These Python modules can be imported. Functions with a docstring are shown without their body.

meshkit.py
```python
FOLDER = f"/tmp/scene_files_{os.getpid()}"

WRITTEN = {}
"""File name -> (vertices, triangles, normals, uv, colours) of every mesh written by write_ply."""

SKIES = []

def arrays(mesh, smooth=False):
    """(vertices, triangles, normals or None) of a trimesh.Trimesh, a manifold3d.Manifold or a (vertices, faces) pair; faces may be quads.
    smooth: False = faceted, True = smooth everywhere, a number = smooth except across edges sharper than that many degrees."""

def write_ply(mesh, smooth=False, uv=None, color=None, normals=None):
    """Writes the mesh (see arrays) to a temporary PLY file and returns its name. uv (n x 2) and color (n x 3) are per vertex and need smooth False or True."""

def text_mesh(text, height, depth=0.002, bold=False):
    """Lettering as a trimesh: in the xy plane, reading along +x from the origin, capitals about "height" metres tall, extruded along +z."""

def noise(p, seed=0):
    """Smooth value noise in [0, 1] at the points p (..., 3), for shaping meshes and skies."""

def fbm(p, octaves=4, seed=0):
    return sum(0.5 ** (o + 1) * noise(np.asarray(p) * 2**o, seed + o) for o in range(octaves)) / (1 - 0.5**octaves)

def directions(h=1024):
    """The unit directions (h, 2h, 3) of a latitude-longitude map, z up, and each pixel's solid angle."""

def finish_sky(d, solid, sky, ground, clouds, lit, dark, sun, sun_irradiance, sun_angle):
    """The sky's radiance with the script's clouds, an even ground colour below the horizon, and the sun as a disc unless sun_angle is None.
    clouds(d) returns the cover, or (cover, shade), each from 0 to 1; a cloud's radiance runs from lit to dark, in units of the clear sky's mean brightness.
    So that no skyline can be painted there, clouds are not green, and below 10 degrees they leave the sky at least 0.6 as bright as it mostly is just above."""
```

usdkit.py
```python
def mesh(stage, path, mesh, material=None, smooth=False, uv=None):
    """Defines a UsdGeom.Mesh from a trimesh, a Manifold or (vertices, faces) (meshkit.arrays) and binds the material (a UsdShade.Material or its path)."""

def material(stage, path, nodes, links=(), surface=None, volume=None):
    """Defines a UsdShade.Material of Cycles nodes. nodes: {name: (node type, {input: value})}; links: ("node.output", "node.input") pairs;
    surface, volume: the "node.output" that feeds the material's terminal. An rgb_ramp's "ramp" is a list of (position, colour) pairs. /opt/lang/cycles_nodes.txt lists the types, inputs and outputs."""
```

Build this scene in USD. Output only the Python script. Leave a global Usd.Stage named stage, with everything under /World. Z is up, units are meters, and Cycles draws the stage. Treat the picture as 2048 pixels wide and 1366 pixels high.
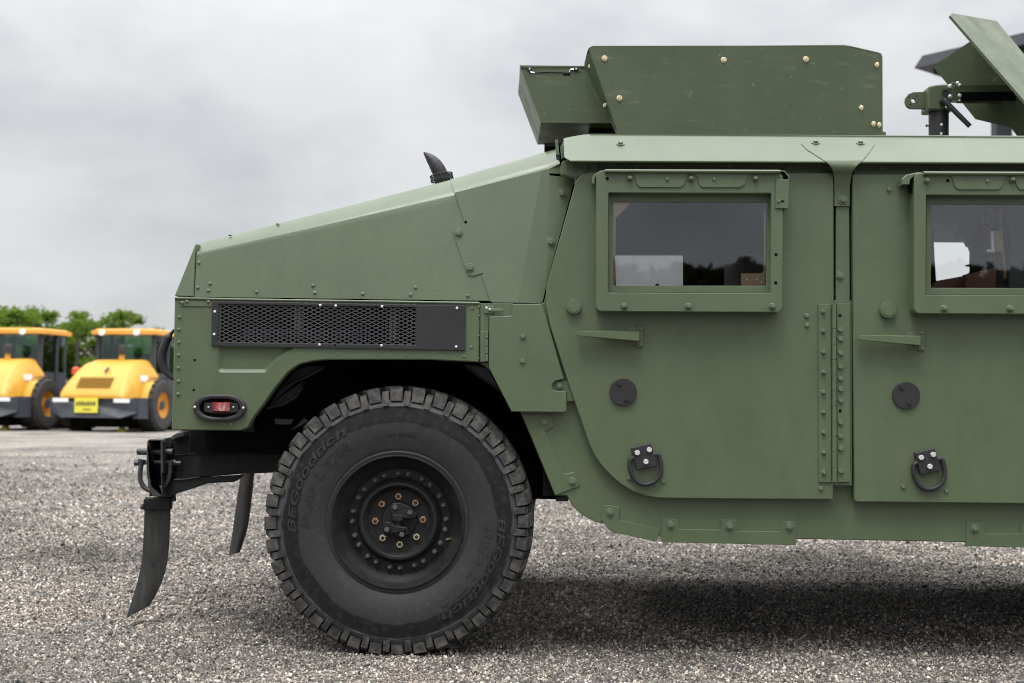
import math, random
import numpy as np
import trimesh, manifold3d, shapely
from shapely.geometry import Polygon, Point, LineString
from shapely.ops import unary_union
from pxr import Usd, UsdGeom, UsdLux, UsdShade, Gf, Sdf, Vt
import usdkit, meshkit

random.seed(7)
RNG = np.random.default_rng(7)
stage = Usd.Stage.CreateInMemory()
UsdGeom.SetStageUpAxis(stage, UsdGeom.Tokens.z)
UsdGeom.SetStageMetersPerUnit(stage, 1.0)
world = UsdGeom.Xform.Define(stage, "/World")
stage.SetDefaultPrim(world.GetPrim())
UsdGeom.Scope.Define(stage, "/World/Looks")

# ------------------------------------------------------------------ camera
PW, PH = 2048.0, 1366.0            # size of the photograph that the measurements were read from
FPX = 2560.0                       # focal length in those pixels (45 mm on a 36 mm sensor)
YAW, ROLL, PITCH = math.radians(1.5), math.radians(0.70), math.atan((803.0 - 683.0) / FPX)
DIST = 4.4
f0 = np.array([-math.sin(YAW), math.cos(YAW), 0.0]); r0 = np.array([math.cos(YAW), math.sin(YAW), 0.0]); u0 = np.array([0, 0, 1.0])
FWD = f0 * math.cos(PITCH) + u0 * math.sin(PITCH)
up1 = u0 * math.cos(PITCH) - f0 * math.sin(PITCH)
RIGHT = r0 * math.cos(ROLL) + up1 * math.sin(ROLL)
UP = up1 * math.cos(ROLL) - r0 * math.sin(ROLL)
EYE = np.array([0.0, -DIST, 0.88])


def ray(px, py):
    return FWD * FPX + RIGHT * (px - PW / 2) - UP * (py - PH / 2)


def P(px, py, y=0.0):
    """The point of the upright plane at depth y that was measured at this place of the photograph."""
    d = ray(px, py)
    return EYE + d * ((y - EYE[1]) / d[1])


def G(px, py):
    """The point of the ground measured at this place of the photograph."""
    d = ray(px, py)
    return EYE + d * (-EYE[2] / d[2])


EYE[0] -= P(793, 1045, 0.0)[0]                  # x = 0 at the front wheel's centre
EYE[2] -= P(793, 1304, 0.06)[2]                 # and the tyre stands on z = 0

cam = UsdGeom.Camera.Define(stage, "/World/camera")
m = Gf.Matrix4d(1.0)
for i, v in enumerate((RIGHT, UP, -FWD, EYE)):
    m.SetRow(i, Gf.Vec4d(*[float(c) for c in v], 1.0 if i == 3 else 0.0))
cam.AddTransformOp().Set(m)
cam.CreateFocalLengthAttr(45.0)
cam.CreateHorizontalApertureAttr(36.0)
cam.CreateVerticalApertureAttr(36.0 * 1366 / 2048)
cam.CreateClippingRangeAttr(Gf.Vec2f(0.05, 3000))
cam.CreateFStopAttr(3.8)
cam.CreateFocusDistanceAttr(DIST + 0.02)
cam.CreateExposureAttr(EXPOSURE := 0.56)

# ------------------------------------------------------------------ sky and light
SUN_EL, SUN_AZ = math.radians(66), math.radians(200)     # soft light through the cloud, high and behind the camera
sun_dir = np.array([math.sin(SUN_AZ) * math.cos(SUN_EL), math.cos(SUN_AZ) * math.cos(SUN_EL), math.sin(SUN_EL)])
SKY = usdkit.material(stage, "/World/Looks/sky_light", {
    "tc": ("texture_coordinate", {}),
    "sky": ("sky_texture", {"sky_type": "single_scattering", "sun_disc": False, "sun_elevation": SUN_EL, "sun_rotation": SUN_AZ}),
    "sep": ("separate_xyz", {}),
    "map": ("mapping", {"scale": (2.6, 2.6, 5.0), "location": (3.3, 1.2, 0.87), "rotation": (0.12, 0.0, 0.5)}),
    "n1": ("noise_texture", {"scale": 1.7, "detail": 9.0, "roughness": 0.53, "distortion": 0.12}),
    "n2": ("noise_texture", {"scale": 0.45, "detail": 3.0, "roughness": 0.5}),
    "nm": ("mix_float", {"fac": 0.30}),
    "rmp": ("rgb_ramp", {"ramp": [(0.34, (5.2, 5.4, 5.7)), (0.44, (6.6, 6.72, 6.88)), (0.52, (7.7, 7.76, 7.84)), (0.60, (8.4, 8.43, 8.48))]}),
    "zm": ("math", {"math_type": "maximum", "value2": 0.0}), "zq": ("math", {"math_type": "power", "value2": 2.5}), "up": ("map_range", {"from_min": 0.0, "from_max": 1.0, "to_min": 0.60, "to_max": 4.6, "clamp": True}),
    "sc": ("vector_math", {"math_type": "scale"}),
    "mix": ("mix_color", {"fac": 0.93, "use_clamp": False}),
    "bg": ("background_shader", {"strength": 0.1}),
}, [("tc.generated", "sep.vector"), ("tc.generated", "map.vector"), ("map.vector", "n1.vector"), ("map.vector", "n2.vector"),
    ("n1.fac", "nm.a"), ("n2.fac", "nm.b"), ("nm.result", "rmp.fac"),
    ("sep.z", "zm.value1"), ("zm.value", "zq.value1"), ("zq.value", "up.value"), ("rmp.color", "sc.vector1"), ("up.result", "sc.scale"),
    ("sky.color", "mix.a"), ("sc.vector", "mix.b"), ("mix.result", "bg.color")], surface="bg.background")
dome = UsdLux.DomeLight.Define(stage, "/World/sky")
UsdShade.MaterialBindingAPI.Apply(dome.GetPrim()).Bind(SKY)
dome.GetPrim().SetCustomDataByKey("kind", "structure")
sun = UsdLux.DistantLight.Define(stage, "/World/sun")
sun.CreateIntensityAttr(0.34); sun.CreateAngleAttr(14.0); sun.CreateNormalizeAttr(True); sun.CreateColorAttr(Gf.Vec3f(1.0, 0.96, 0.91))
zx = sun_dir / np.linalg.norm(sun_dir); xx = np.cross([0, 0, 1.0], zx); xx /= np.linalg.norm(xx); yx = np.cross(zx, xx)
m = Gf.Matrix4d(1.0)
for i, v in enumerate((xx, yx, zx)):
    m.SetRow(i, Gf.Vec4d(*[float(c) for c in v], 0.0))
sun.AddTransformOp().Set(m)

# ------------------------------------------------------------------ materials


def mat(name, a, b=None, scale=6.0, rough=0.5, metallic=0.0, bump=0.0, bump_scale=60.0, detail=5.0, lo=0.35, hi=0.65, spec=0.5, rough2=None, coord="object", extra=None):
    """Two tones of one colour mixed by noise, a fine relief, and a slightly uneven gloss."""
    b = b or a
    nodes = {"tc": ("texture_coordinate", {}), "n": ("noise_texture", {"scale": scale, "detail": detail, "roughness": 0.6}),
             "r": ("rgb_ramp", {"ramp": [(lo, a), (hi, b)]}),
             "n3": ("noise_texture", {"scale": scale * 2.7, "detail": 4.0}),
             "rr": ("map_range", {"from_min": 0.3, "from_max": 0.7, "to_min": rough, "to_max": rough2 if rough2 is not None else rough + 0.08}),
             "p": ("principled_bsdf", {"metallic": metallic, "specular_ior_level": spec})}
    links = [(f"tc.{coord}", "n.vector"), ("n.fac", "r.fac"), ("r.color", "p.base_color"), (f"tc.{coord}", "n3.vector"), ("n3.fac", "rr.value"), ("rr.result", "p.roughness")]
    if bump:
        nodes["nb"] = ("noise_texture", {"scale": bump_scale, "detail": 3.0})
        nodes["b"] = ("bump", {"strength": 1.0, "distance": bump})
        links += [(f"tc.{coord}", "nb.vector"), ("nb.fac", "b.height"), ("b.normal", "p.normal")]
    if extra:
        extra(nodes, links)
    return usdkit.material(stage, f"/World/Looks/{name}", nodes, links, surface="p.BSDF")


def scuffs(nodes, links):
    """Pale rub marks and a few scratches on the turret plates."""
    nodes.update({"sm": ("mapping", {"scale": (3.0, 3.0, 14.0), "rotation": (0.0, 0.35, 0.0)}), "sn": ("noise_texture", {"scale": 2.6, "detail": 8.0, "roughness": 0.72}),
                  "sr": ("rgb_ramp", {"ramp": [(0.57, (0, 0, 0)), (0.74, (0.34, 0.34, 0.34))]}),
                  "dn": ("noise_texture", {"scale": 26.0, "detail": 3.0, "roughness": 0.6}), "dr": ("rgb_ramp", {"ramp": [(0.69, (0, 0, 0)), (0.74, (0.55, 0.55, 0.55))]}),
                  "sa": ("mix_color", {"blend_type": "add", "fac": 1.0}),
                  "sx": ("mix_color", {"b": (0.19, 0.21, 0.15)})})
    links.remove(("r.color", "p.base_color"))
    links.extend([("tc.object", "sm.vector"), ("sm.vector", "sn.vector"), ("sn.fac", "sr.fac"), ("tc.object", "dn.vector"), ("dn.fac", "dr.fac"),
                  ("sr.color", "sa.a"), ("dr.color", "sa.b"), ("sa.result", "sx.fac"), ("r.color", "sx.a"), ("sx.result", "p.base_color")])


def wear(nodes, links):
    """Smudges, a film of road dust and a few tiny nicks on the paint."""
    nodes.update({"wm": ("mapping", {"scale": (1.6, 1.6, 0.7)}), "wn": ("noise_texture", {"scale": 3.4, "detail": 9.0, "roughness": 0.7, "distortion": 0.6}), "wr": ("rgb_ramp", {"ramp": [(0.36, (0.92, 0.92, 0.92)), (0.50, (1.0, 1.0, 1.0)), (0.66, (1.06, 1.055, 1.04))]}),
                  "wx": ("mix_color", {"blend_type": "multiply", "fac": 1.0, "use_clamp": False}),
                  "kn": ("noise_texture", {"scale": 95.0, "detail": 2.0, "roughness": 0.6}), "kr": ("rgb_ramp", {"ramp": [(0.735, (0, 0, 0)), (0.76, (0.45, 0.45, 0.45))]}), "kx": ("mix_color", {"b": (0.17, 0.19, 0.15)}),
                  "gr": ("math", {"math_type": "multiply_add", "value2": 0.22, "value3": -0.10}), "ga": ("math", {"math_type": "add"})})
    links.remove(("r.color", "p.base_color")); links.remove(("rr.result", "p.roughness"))
    links.extend([("tc.object", "wm.vector"), ("wm.vector", "wn.vector"), ("wn.fac", "wr.fac"), ("r.color", "wx.a"), ("wr.color", "wx.b"), ("tc.object", "kn.vector"), ("kn.fac", "kr.fac"), ("kr.color", "kx.fac"), ("wx.result", "kx.a"), ("kx.result", "p.base_color"),
                  ("wn.fac", "gr.value1"), ("gr.value", "ga.value1"), ("rr.result", "ga.value2"), ("ga.value", "p.roughness")])


def streaks(nodes, links):
    """Worn, dusty rubber: long pale streaks down the flap and dried specks."""
    dusty(nodes, links)
    nodes.update({"tm": ("mapping", {"scale": (60.0, 60.0, 3.0)}), "tn": ("noise_texture", {"scale": 1.0, "detail": 5.0, "roughness": 0.65}), "tr": ("rgb_ramp", {"ramp": [(0.46, (0, 0, 0)), (0.76, (0.32, 0.32, 0.32))]}), "tx": ("mix_color", {"b": (0.085, 0.078, 0.064)})})
    links.remove(("sx.result", "p.base_color"))
    links.extend([("tc.object", "tm.vector"), ("tm.vector", "tn.vector"), ("tn.fac", "tr.fac"), ("tr.color", "tx.fac"), ("sx.result", "tx.a"), ("tx.result", "p.base_color")])


def dusty(nodes, links):
    """Dried dust specks on black running gear."""
    nodes.update({"sn": ("noise_texture", {"scale": 210.0, "detail": 2.0}), "sr": ("rgb_ramp", {"ramp": [(0.66, (0, 0, 0)), (0.74, (0.6, 0.6, 0.6))]}), "sx": ("mix_color", {"b": (0.13, 0.115, 0.09)})})
    links.remove(("r.color", "p.base_color"))
    links.extend([("tc.object", "sn.vector"), ("sn.fac", "sr.fac"), ("sr.color", "sx.fac"), ("r.color", "sx.a"), ("sx.result", "p.base_color")])


PAINT = mat("green_paint", (0.057, 0.080, 0.039), (0.062, 0.086, 0.043), scale=2.2, rough=0.34, rough2=0.42, bump=0.00030, bump_scale=150, spec=0.62, extra=wear)
PAINT_TURRET = mat("green_paint_scuffed", (0.045, 0.060, 0.031), (0.055, 0.072, 0.038), scale=3.0, rough=0.34, rough2=0.5, bump=0.0006, bump_scale=30, spec=0.35, extra=scuffs)
PAINT_BOLT = mat("green_paint_bolts", (0.074, 0.099, 0.058), (0.092, 0.117, 0.073), scale=40, rough=0.36, spec=0.5)
BLACK = mat("black_powder_coat", (0.012, 0.012, 0.014), (0.017, 0.017, 0.019), scale=8, rough=0.45, bump=0.0003, bump_scale=300, spec=0.4)
BLACK_GEAR = mat("black_running_gear", (0.005, 0.005, 0.006), (0.011, 0.010, 0.010), scale=9, rough=0.42, rough2=0.65, bump=0.0012, bump_scale=70, spec=0.3, extra=dusty)
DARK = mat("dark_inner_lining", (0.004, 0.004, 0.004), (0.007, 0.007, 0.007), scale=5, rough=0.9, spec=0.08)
RUBBER_FLAP = mat("flap_rubber", (0.006, 0.006, 0.006), (0.014, 0.0135, 0.012), scale=14, rough=0.34, rough2=0.6, bump=0.0012, bump_scale=40, extra=streaks)
TOWGREY = mat("tow_gear_black", (0.016, 0.016, 0.018), (0.030, 0.030, 0.031), scale=25, rough=0.36, rough2=0.55, bump=0.0010, bump_scale=140, spec=0.6, extra=dusty)
BRASS = mat("zinc_yellow_bolts", (0.62, 0.50, 0.30), (0.75, 0.66, 0.46), scale=60, rough=0.28, metallic=0.9)
SILVER = mat("bright_screws", (0.75, 0.75, 0.73), (0.85, 0.85, 0.84), scale=60, rough=0.3, metallic=0.85)
COPPER = mat("copper_wheel_nuts", (0.30, 0.17, 0.10), (0.42, 0.26, 0.17), scale=120, rough=0.4, metallic=0.7)
TAN = mat("tan_interior_trim", (0.40, 0.27, 0.15), (0.46, 0.32, 0.19), scale=8, rough=0.6)
PAPER = mat("white_paper", (0.88, 0.89, 0.90), (0.92, 0.93, 0.93), scale=3, rough=0.8)
SEAT_BLACK = mat("black_upholstery", (0.02, 0.02, 0.022), (0.03, 0.03, 0.03), scale=20, rough=0.7)
REDBROWN = mat("red_brown_case", (0.13, 0.045, 0.035), (0.18, 0.07, 0.05), scale=12, rough=0.6)
GREYPANEL = mat("grey_interior_panel", (0.07, 0.08, 0.09), (0.12, 0.13, 0.14), scale=12, rough=0.5)


def tyre_material():
    """Black rubber; a greyer dusty inner band and a darker, glossier band with a ragged edge outside it."""
    nodes = {"tc": ("texture_coordinate", {}), "s": ("separate_xyz", {}), "x2": ("math", {"math_type": "multiply"}), "z2": ("math", {"math_type": "multiply"}),
             "a": ("math", {"math_type": "add"}), "q": ("math", {"math_type": "sqrt"}),
             "n": ("noise_texture", {"scale": 7.0, "detail": 6.0, "roughness": 0.62}), "nk": ("math", {"math_type": "multiply_add", "value2": 0.045, "value3": -0.022}), "ra": ("math", {"math_type": "add"}),
             "fr": ("map_range", {"from_min": 0.22, "from_max": 0.47, "to_min": 0.0, "to_max": 1.0}),
             "c": ("rgb_ramp", {"ramp": [(0.0, (0.020, 0.020, 0.0205)), (0.44, (0.019, 0.019, 0.020)), (0.490, (0.018, 0.018, 0.019)), (0.505, (0.0050, 0.0050, 0.0055)), (0.705, (0.005, 0.005, 0.006)), (0.72, (0.040, 0.042, 0.045)), (0.79, (0.034, 0.035, 0.036)), (0.82, (0.012, 0.012, 0.012)), (1.0, (0.008, 0.008, 0.008))]}),
             "g": ("rgb_ramp", {"ramp": [(0.0, (0.5, 0.5, 0.5)), (0.49, (0.5, 0.5, 0.5)), (0.505, (0.36, 0.36, 0.36)), (0.685, (0.38, 0.38, 0.38)), (0.70, (0.6, 0.6, 0.6)), (1.0, (0.7, 0.7, 0.7))]}),
             "n2": ("noise_texture", {"scale": 45.0, "detail": 5.0}), "mx": ("mix_color", {"b": (0.055, 0.052, 0.048)}), "m2": ("map_range", {"from_min": 0.5, "from_max": 0.85, "to_min": 0.0, "to_max": 0.4, "clamp": True}),
             "nb": ("noise_texture", {"scale": 240.0, "detail": 2.0}), "b": ("bump", {"strength": 0.6, "distance": 0.0006}), "p": ("principled_bsdf", {"specular_ior_level": 0.3})}
    links = [("tc.object", "s.vector"), ("s.x", "x2.value1"), ("s.x", "x2.value2"), ("s.z", "z2.value1"), ("s.z", "z2.value2"), ("x2.value", "a.value1"), ("z2.value", "a.value2"), ("a.value", "q.value1"),
             ("tc.object", "n.vector"), ("n.fac", "nk.value1"), ("nk.value", "ra.value1"), ("q.value", "ra.value2"), ("ra.value", "fr.value"), ("fr.result", "c.fac"), ("fr.result", "g.fac"),
             ("tc.object", "n2.vector"), ("n2.fac", "m2.value"), ("m2.result", "mx.fac"), ("c.color", "mx.a"), ("mx.result", "p.base_color"), ("g.color", "p.roughness"),
             ("tc.object", "nb.vector"), ("nb.fac", "b.height"), ("b.normal", "p.normal")]
    return usdkit.material(stage, "/World/Looks/tyre_sidewall", nodes, links, surface="p.BSDF")


TYRE = tyre_material()
TREAD = mat("tread_rubber", (0.013, 0.013, 0.013), (0.085, 0.078, 0.066), scale=30, rough=0.55, rough2=0.75, bump=0.0015, bump_scale=120, lo=0.42, hi=0.75)
LETTER = mat("tyre_lettering", (0.012, 0.012, 0.0125), (0.016, 0.016, 0.016), scale=20, rough=0.45, spec=0.4)


def glass_mat(name, tint, refl):
    """A window pane: see-through with a mirror-like share that grows at grazing angles."""
    return usdkit.material(stage, f"/World/Looks/{name}", {
        "t": ("transparent_bsdf", {"color": tint}), "g": ("glossy_bsdf", {"color": (0.95, 0.97, 1.0), "roughness": 0.015}),
        "f": ("fresnel", {"IOR": refl}), "m": ("mix_closure", {})}, [("f.fac", "m.fac"), ("t.BSDF", "m.closure1"), ("g.BSDF", "m.closure2")], surface="m.closure")


GLASS = glass_mat("armoured_glass", (0.98, 0.99, 0.99), 1.66)
CAB_GLASS = glass_mat("cab_glass", (0.72, 0.88, 0.84), 1.5)

# ------------------------------------------------------------------ scene helpers
_taken = {}


def path_for(parent, name):
    base = f"{parent}/{name}"
    n = _taken.get(base, 0)
    _taken[base] = n + 1
    return base if n == 0 else f"{base}_{n:03d}"


def tag(prim, label=None, category=None, group=None, kind=None):
    for k, v in (("label", label), ("category", category), ("group", group), ("kind", kind)):
        if v:
            prim.SetCustomDataByKey(k, v)


def thing(name, label=None, category=None, loc=(0, 0, 0), rotz=0.0, group=None, kind=None):
    p = path_for("/World", name)
    x = UsdGeom.Xform.Define(stage, p)
    x.AddTranslateOp().Set(Gf.Vec3d(*map(float, loc)))
    x.AddRotateZOp().Set(float(rotz))
    tag(x.GetPrim(), label, category, group, kind)
    return p


def obj(name, mesh, material, parent="/World", smooth=28, label=None):
    p = path_for(parent, name)
    usdkit.mesh(stage, p, mesh, material, smooth=smooth)
    if label:
        stage.GetPrimAtPath(p).SetCustomDataByKey("label", label)
    return p


def tm(v, f):
    v, f = np.asarray(v, float), np.asarray(f, int)
    if f.shape[1] == 4:
        f = np.vstack([f[:, [0, 1, 2]], f[:, [0, 2, 3]]])
    return trimesh.Trimesh(v, f, process=False)


def join(*ms):
    return trimesh.util.concatenate([m for m in ms if m is not None])


def bx(x0, x1, y0, y1, z0, z1):
    b = trimesh.creation.box((abs(x1 - x0), abs(y1 - y0), abs(z1 - z0)))
    b.apply_translation(((x0 + x1) / 2, (y0 + y1) / 2, (z0 + z1) / 2))
    return b


def lathe(profile, n=20, phase=0.0, close=True):
    """profile of (radius, height): turned about the axis that points at -y (towards the camera)."""
    ang = np.arange(n) * 2 * math.pi / n + phase
    v, f = [], []
    for r, h in profile:
        v += [(r * math.cos(a), -h, r * math.sin(a)) for a in ang]
    for k in range(len(profile) - 1):
        for i in range(n):
            j = (i + 1) % n
            f.append((k * n + i, k * n + j, (k + 1) * n + j, (k + 1) * n + i))
    m = tm(v, f)
    return m


def bolt(kind, r):
    """A fastener whose axis points at -y, standing on y = 0."""
    if kind == "rivet":
        return lathe([(r, 0), (r * .95, r * .28), (r * .72, r * .58), (r * .38, r * .74), (0.0, r * .78)], 14)
    if kind == "screw":
        return join(lathe([(r, 0), (r, r * .25), (r * .8, r * .42), (r * .35, r * .46), (r * .3, r * .25), (0, r * .25)], 14))
    if kind == "hex":      # hexagon head on a washer
        w = lathe([(r, 0), (r, r * .16), (r * .93, r * .22), (0.0, r * .22)], 18)
        h = lathe([(r * .62, r * .2), (r * .62, r * .58), (r * .52, r * .68), (0.0, r * .68)], 6, 0.3)
        return join(w, h)
    if kind == "head":     # hexagon head alone
        return lathe([(r, 0), (r, r * .6), (r * .85, r * .78), (0.0, r * .78)], 6, 0.2)
    if kind == "nut":      # flange nut with the stud's end showing
        w = lathe([(r, 0), (r, r * .15), (r * .82, r * .3), (r * .8, r * .3)], 18)
        h = lathe([(r * .74, r * .25), (r * .74, r * .75), (r * .62, r * .9), (r * .4, r * .9)], 6, 0.5)
        s = lathe([(r * .4, r * .8), (r * .4, r * 1.25), (r * .3, r * 1.35), (0, r * 1.35)], 10)
        return join(w, h, s)
    if kind == "pan":
        return lathe([(r, 0), (r, r * .3), (r * .75, r * .62), (r * .3, r * .72), (0, r * .72)], 14)
    if kind == "hole":
        return lathe([(r, 0), (r, .0006), (0, .0006)], 14)
    raise ValueError(kind)


def place(mesh, at, normal=(0, -1, 0), spin=0.0):
    """Turns a mesh whose axis is -y so that the axis points along normal, and moves it to at."""
    mesh = mesh.copy()
    if spin:
        mesh.apply_transform(trimesh.transformations.rotation_matrix(spin, (0, 1, 0)))
    n = np.asarray(normal, float); n /= np.linalg.norm(n)
    mesh.apply_transform(trimesh.geometry.align_vectors((0, -1, 0), n))
    mesh.apply_translation(at)
    return mesh


def bolts(parent, kind, r, pts, y, material=None, name="bolt", normal=(0, -1, 0)):
    """r in metres; pts in photograph pixels; y the depth of the surface they sit on (a number, or a function of the pixel)."""
    for px, py in pts:
        yy = y(px, py) if callable(y) else y
        obj(name, place(bolt(kind, r), P(px, py, yy), normal, spin=RNG.uniform(0, 1.0)), material or PAINT_BOLT, parent, smooth=35)


def tube(path, r, n=10, cap=True):
    path = np.asarray(path, float)
    r = np.atleast_1d(np.asarray(r, float))
    r = np.interp(np.linspace(0, 1, len(path)), np.linspace(0, 1, len(r)), r) if len(r) > 1 else np.full(len(path), r[0])
    t = np.gradient(path, axis=0); t /= np.linalg.norm(t, axis=1, keepdims=True)
    ref = np.array([0, 0, 1.0]) if abs(t[0][2]) < .9 else np.array([1.0, 0, 0])
    u = np.cross(t[0], ref); u /= np.linalg.norm(u)
    v, f = [], []
    for i in range(len(path)):
        u = u - t[i] * np.dot(u, t[i]); u /= np.linalg.norm(u)
        w = np.cross(t[i], u)
        for k in range(n):
            a = 2 * math.pi * k / n
            v.append(path[i] + r[i] * (u * math.cos(a) + w * math.sin(a)))
    for i in range(len(path) - 1):
        for k in range(n):
            j = (k + 1) % n
            f.append((i * n + k, i * n + j, (i + 1) * n + j, (i + 1) * n + k))
    tri = [[a, b, c] for a, b, c, d in f] + [[a, c, d] for a, b, c, d in f]
    if cap:
        v.append(path[0]); c0 = len(v) - 1; v.append(path[-1]); c1 = len(v) - 1
        tri += [[c0, (k + 1) % n, k] for k in range(n)] + [[c1, (len(path) - 1) * n + k, (len(path) - 1) * n + (k + 1) % n] for k in range(n)]
    return tm(v, tri)


def spline(pts, n=24):
    """Catmull-Rom through the points."""
    p = np.asarray(pts, float)
    p = np.vstack([2 * p[0] - p[1], p, 2 * p[-1] - p[-2]])
    out = []
    per = max(2, n // (len(p) - 3))
    for i in range(1, len(p) - 2):
        for t in np.linspace(0, 1, per, endpoint=False):
            a, b, c, d = p[i - 1], p[i], p[i + 1], p[i + 2]
            out.append(0.5 * (2 * b + (c - a) * t + (2 * a - 5 * b + 4 * c - d) * t * t + (3 * b - a - 3 * c + d) * t ** 3))
    out.append(p[-2])
    return np.array(out)


def crop(x0, y0, s):
    """Measurements read from an enlarged part of the photograph, back in its own pixels."""
    return lambda *pts: [(x0 + x / s, y0 + y / s) for x, y in pts]


cA, cB, cC = crop(0, 560, 3.938), crop(220, 640, 3.938), crop(220, 840, 2.596)
cD, cE, cF = crop(340, 460, 3.938), crop(780, 280, 3.938), crop(860, 560, 2.502)
cG, cH, cI = crop(500, 740, 2.277), crop(620, 880, 4.018), crop(1000, 60, 3.938)
cJ, cK, cL = crop(1500, 60, 3.947), crop(1740, 0, 4.552), crop(1100, 320, 3.938)
cM, cN, cO = crop(1528, 320, 3.938), crop(1100, 640, 2.931), crop(1528, 640, 2.931)
cQ, cS, cX = crop(940, 590, 5.462), crop(240, 860, 8.54), crop(820, 290, 12.42)
cR, cT, cZ = crop(1800, 330, 4.407), crop(520, 700, 6.829), crop(1080, 260, 7.877)


def rounded(poly, r):
    return poly.buffer(-r, join_style=1).buffer(2 * r, join_style=1).buffer(-r, join_style=1) if r else poly


def mitre(ring, b):
    """The ring moved inwards (to its left) by b."""
    p = np.asarray(ring); a = np.roll(p, 1, 0); c = np.roll(p, -1, 0)
    d1 = p - a; d2 = c - p
    d1 /= np.maximum(np.linalg.norm(d1, axis=1, keepdims=True), 1e-12); d2 /= np.maximum(np.linalg.norm(d2, axis=1, keepdims=True), 1e-12)
    n1 = np.stack([-d1[:, 1], d1[:, 0]], 1); n2 = np.stack([-d2[:, 1], d2[:, 0]], 1)
    n = n1 + n2
    k = np.maximum((n * n).sum(1, keepdims=True) / 2, 0.35)
    return p + b * n / k


def rings_of(poly):
    poly = shapely.geometry.polygon.orient(poly, 1.0)
    out = []
    for r in [poly.exterior, *poly.interiors]:
        c = np.array(r.coords)[:-1]
        keep = np.linalg.norm(c - np.roll(c, 1, 0), axis=1) > 2e-4
        out.append(c[keep])
    return out


def slab(poly, t, bevel=0.0015, depth=None):
    """A plate seen from -y: poly in (x, z) metres, its face at y = 0 (or depth(x, z)), t thick, with a bevelled front edge."""
    out = []
    for g in getattr(poly, "geoms", [poly]):
        if g.is_empty or g.area < 1e-8:
            continue
        rings = rings_of(g)
        ins = [mitre(r, bevel) for r in rings] if bevel else rings
        def lift(r, dy):
            base = np.array([depth(x, z) for x, z in r]) if depth else np.zeros(len(r))
            return np.column_stack([r[:, 0], base + dy, r[:, 1]])
        levels = [(ins, 0.0)] + ([(rings, bevel)] if bevel else []) + [(rings, t)]
        v, f, base = [], [], []
        for rs, dy in levels:
            base.append(sum(len(x) for x in v))
            v += [lift(r, dy) for r in rs]
        for k in range(len(levels) - 1):
            o = 0
            for r in rings:
                n = len(r); i = np.arange(n); j = (i + 1) % n
                a, b = base[k] + o, base[k + 1] + o
                f.append(np.column_stack([a + i, b + i, b + j])); f.append(np.column_stack([a + i, b + j, a + j]))
                o += n
        tri = np.asarray(manifold3d.triangulate([np.asarray(r, np.float64) for r in ins], 1e-9))
        tri2 = np.asarray(manifold3d.triangulate([np.asarray(r, np.float64) for r in rings], 1e-9))
        f.append(tri + base[0]); f.append(tri2[:, ::-1] + base[-1])
        out.append(tm(np.vstack(v), np.vstack(f)))
    return join(*out)


def poly_px(pts, y, holes=(), r=0.0):
    """The polygon that these measurements make on the upright plane at depth y, in metres; r rounds its corners, holes are taken out."""
    q = Polygon([P(a, b, y)[[0, 2]] for a, b in pts]).buffer(0)
    q = rounded(q, r)
    for h in holes:
        q = q.difference(h)
    return q


def plate(pts, y, t, holes=(), r=0.0, bevel=0.0015):
    m = slab(poly_px(pts, y, holes, r), t, bevel)
    m.apply_translation((0, y, 0))
    return m


def circle_px(px, py, y, r):
    c = P(px, py, y)
    return Point(c[0], c[2]).buffer(r, 12)


def hull(pts):
    h = trimesh.convex.convex_hull(np.asarray(pts, float))
    return h


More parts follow.
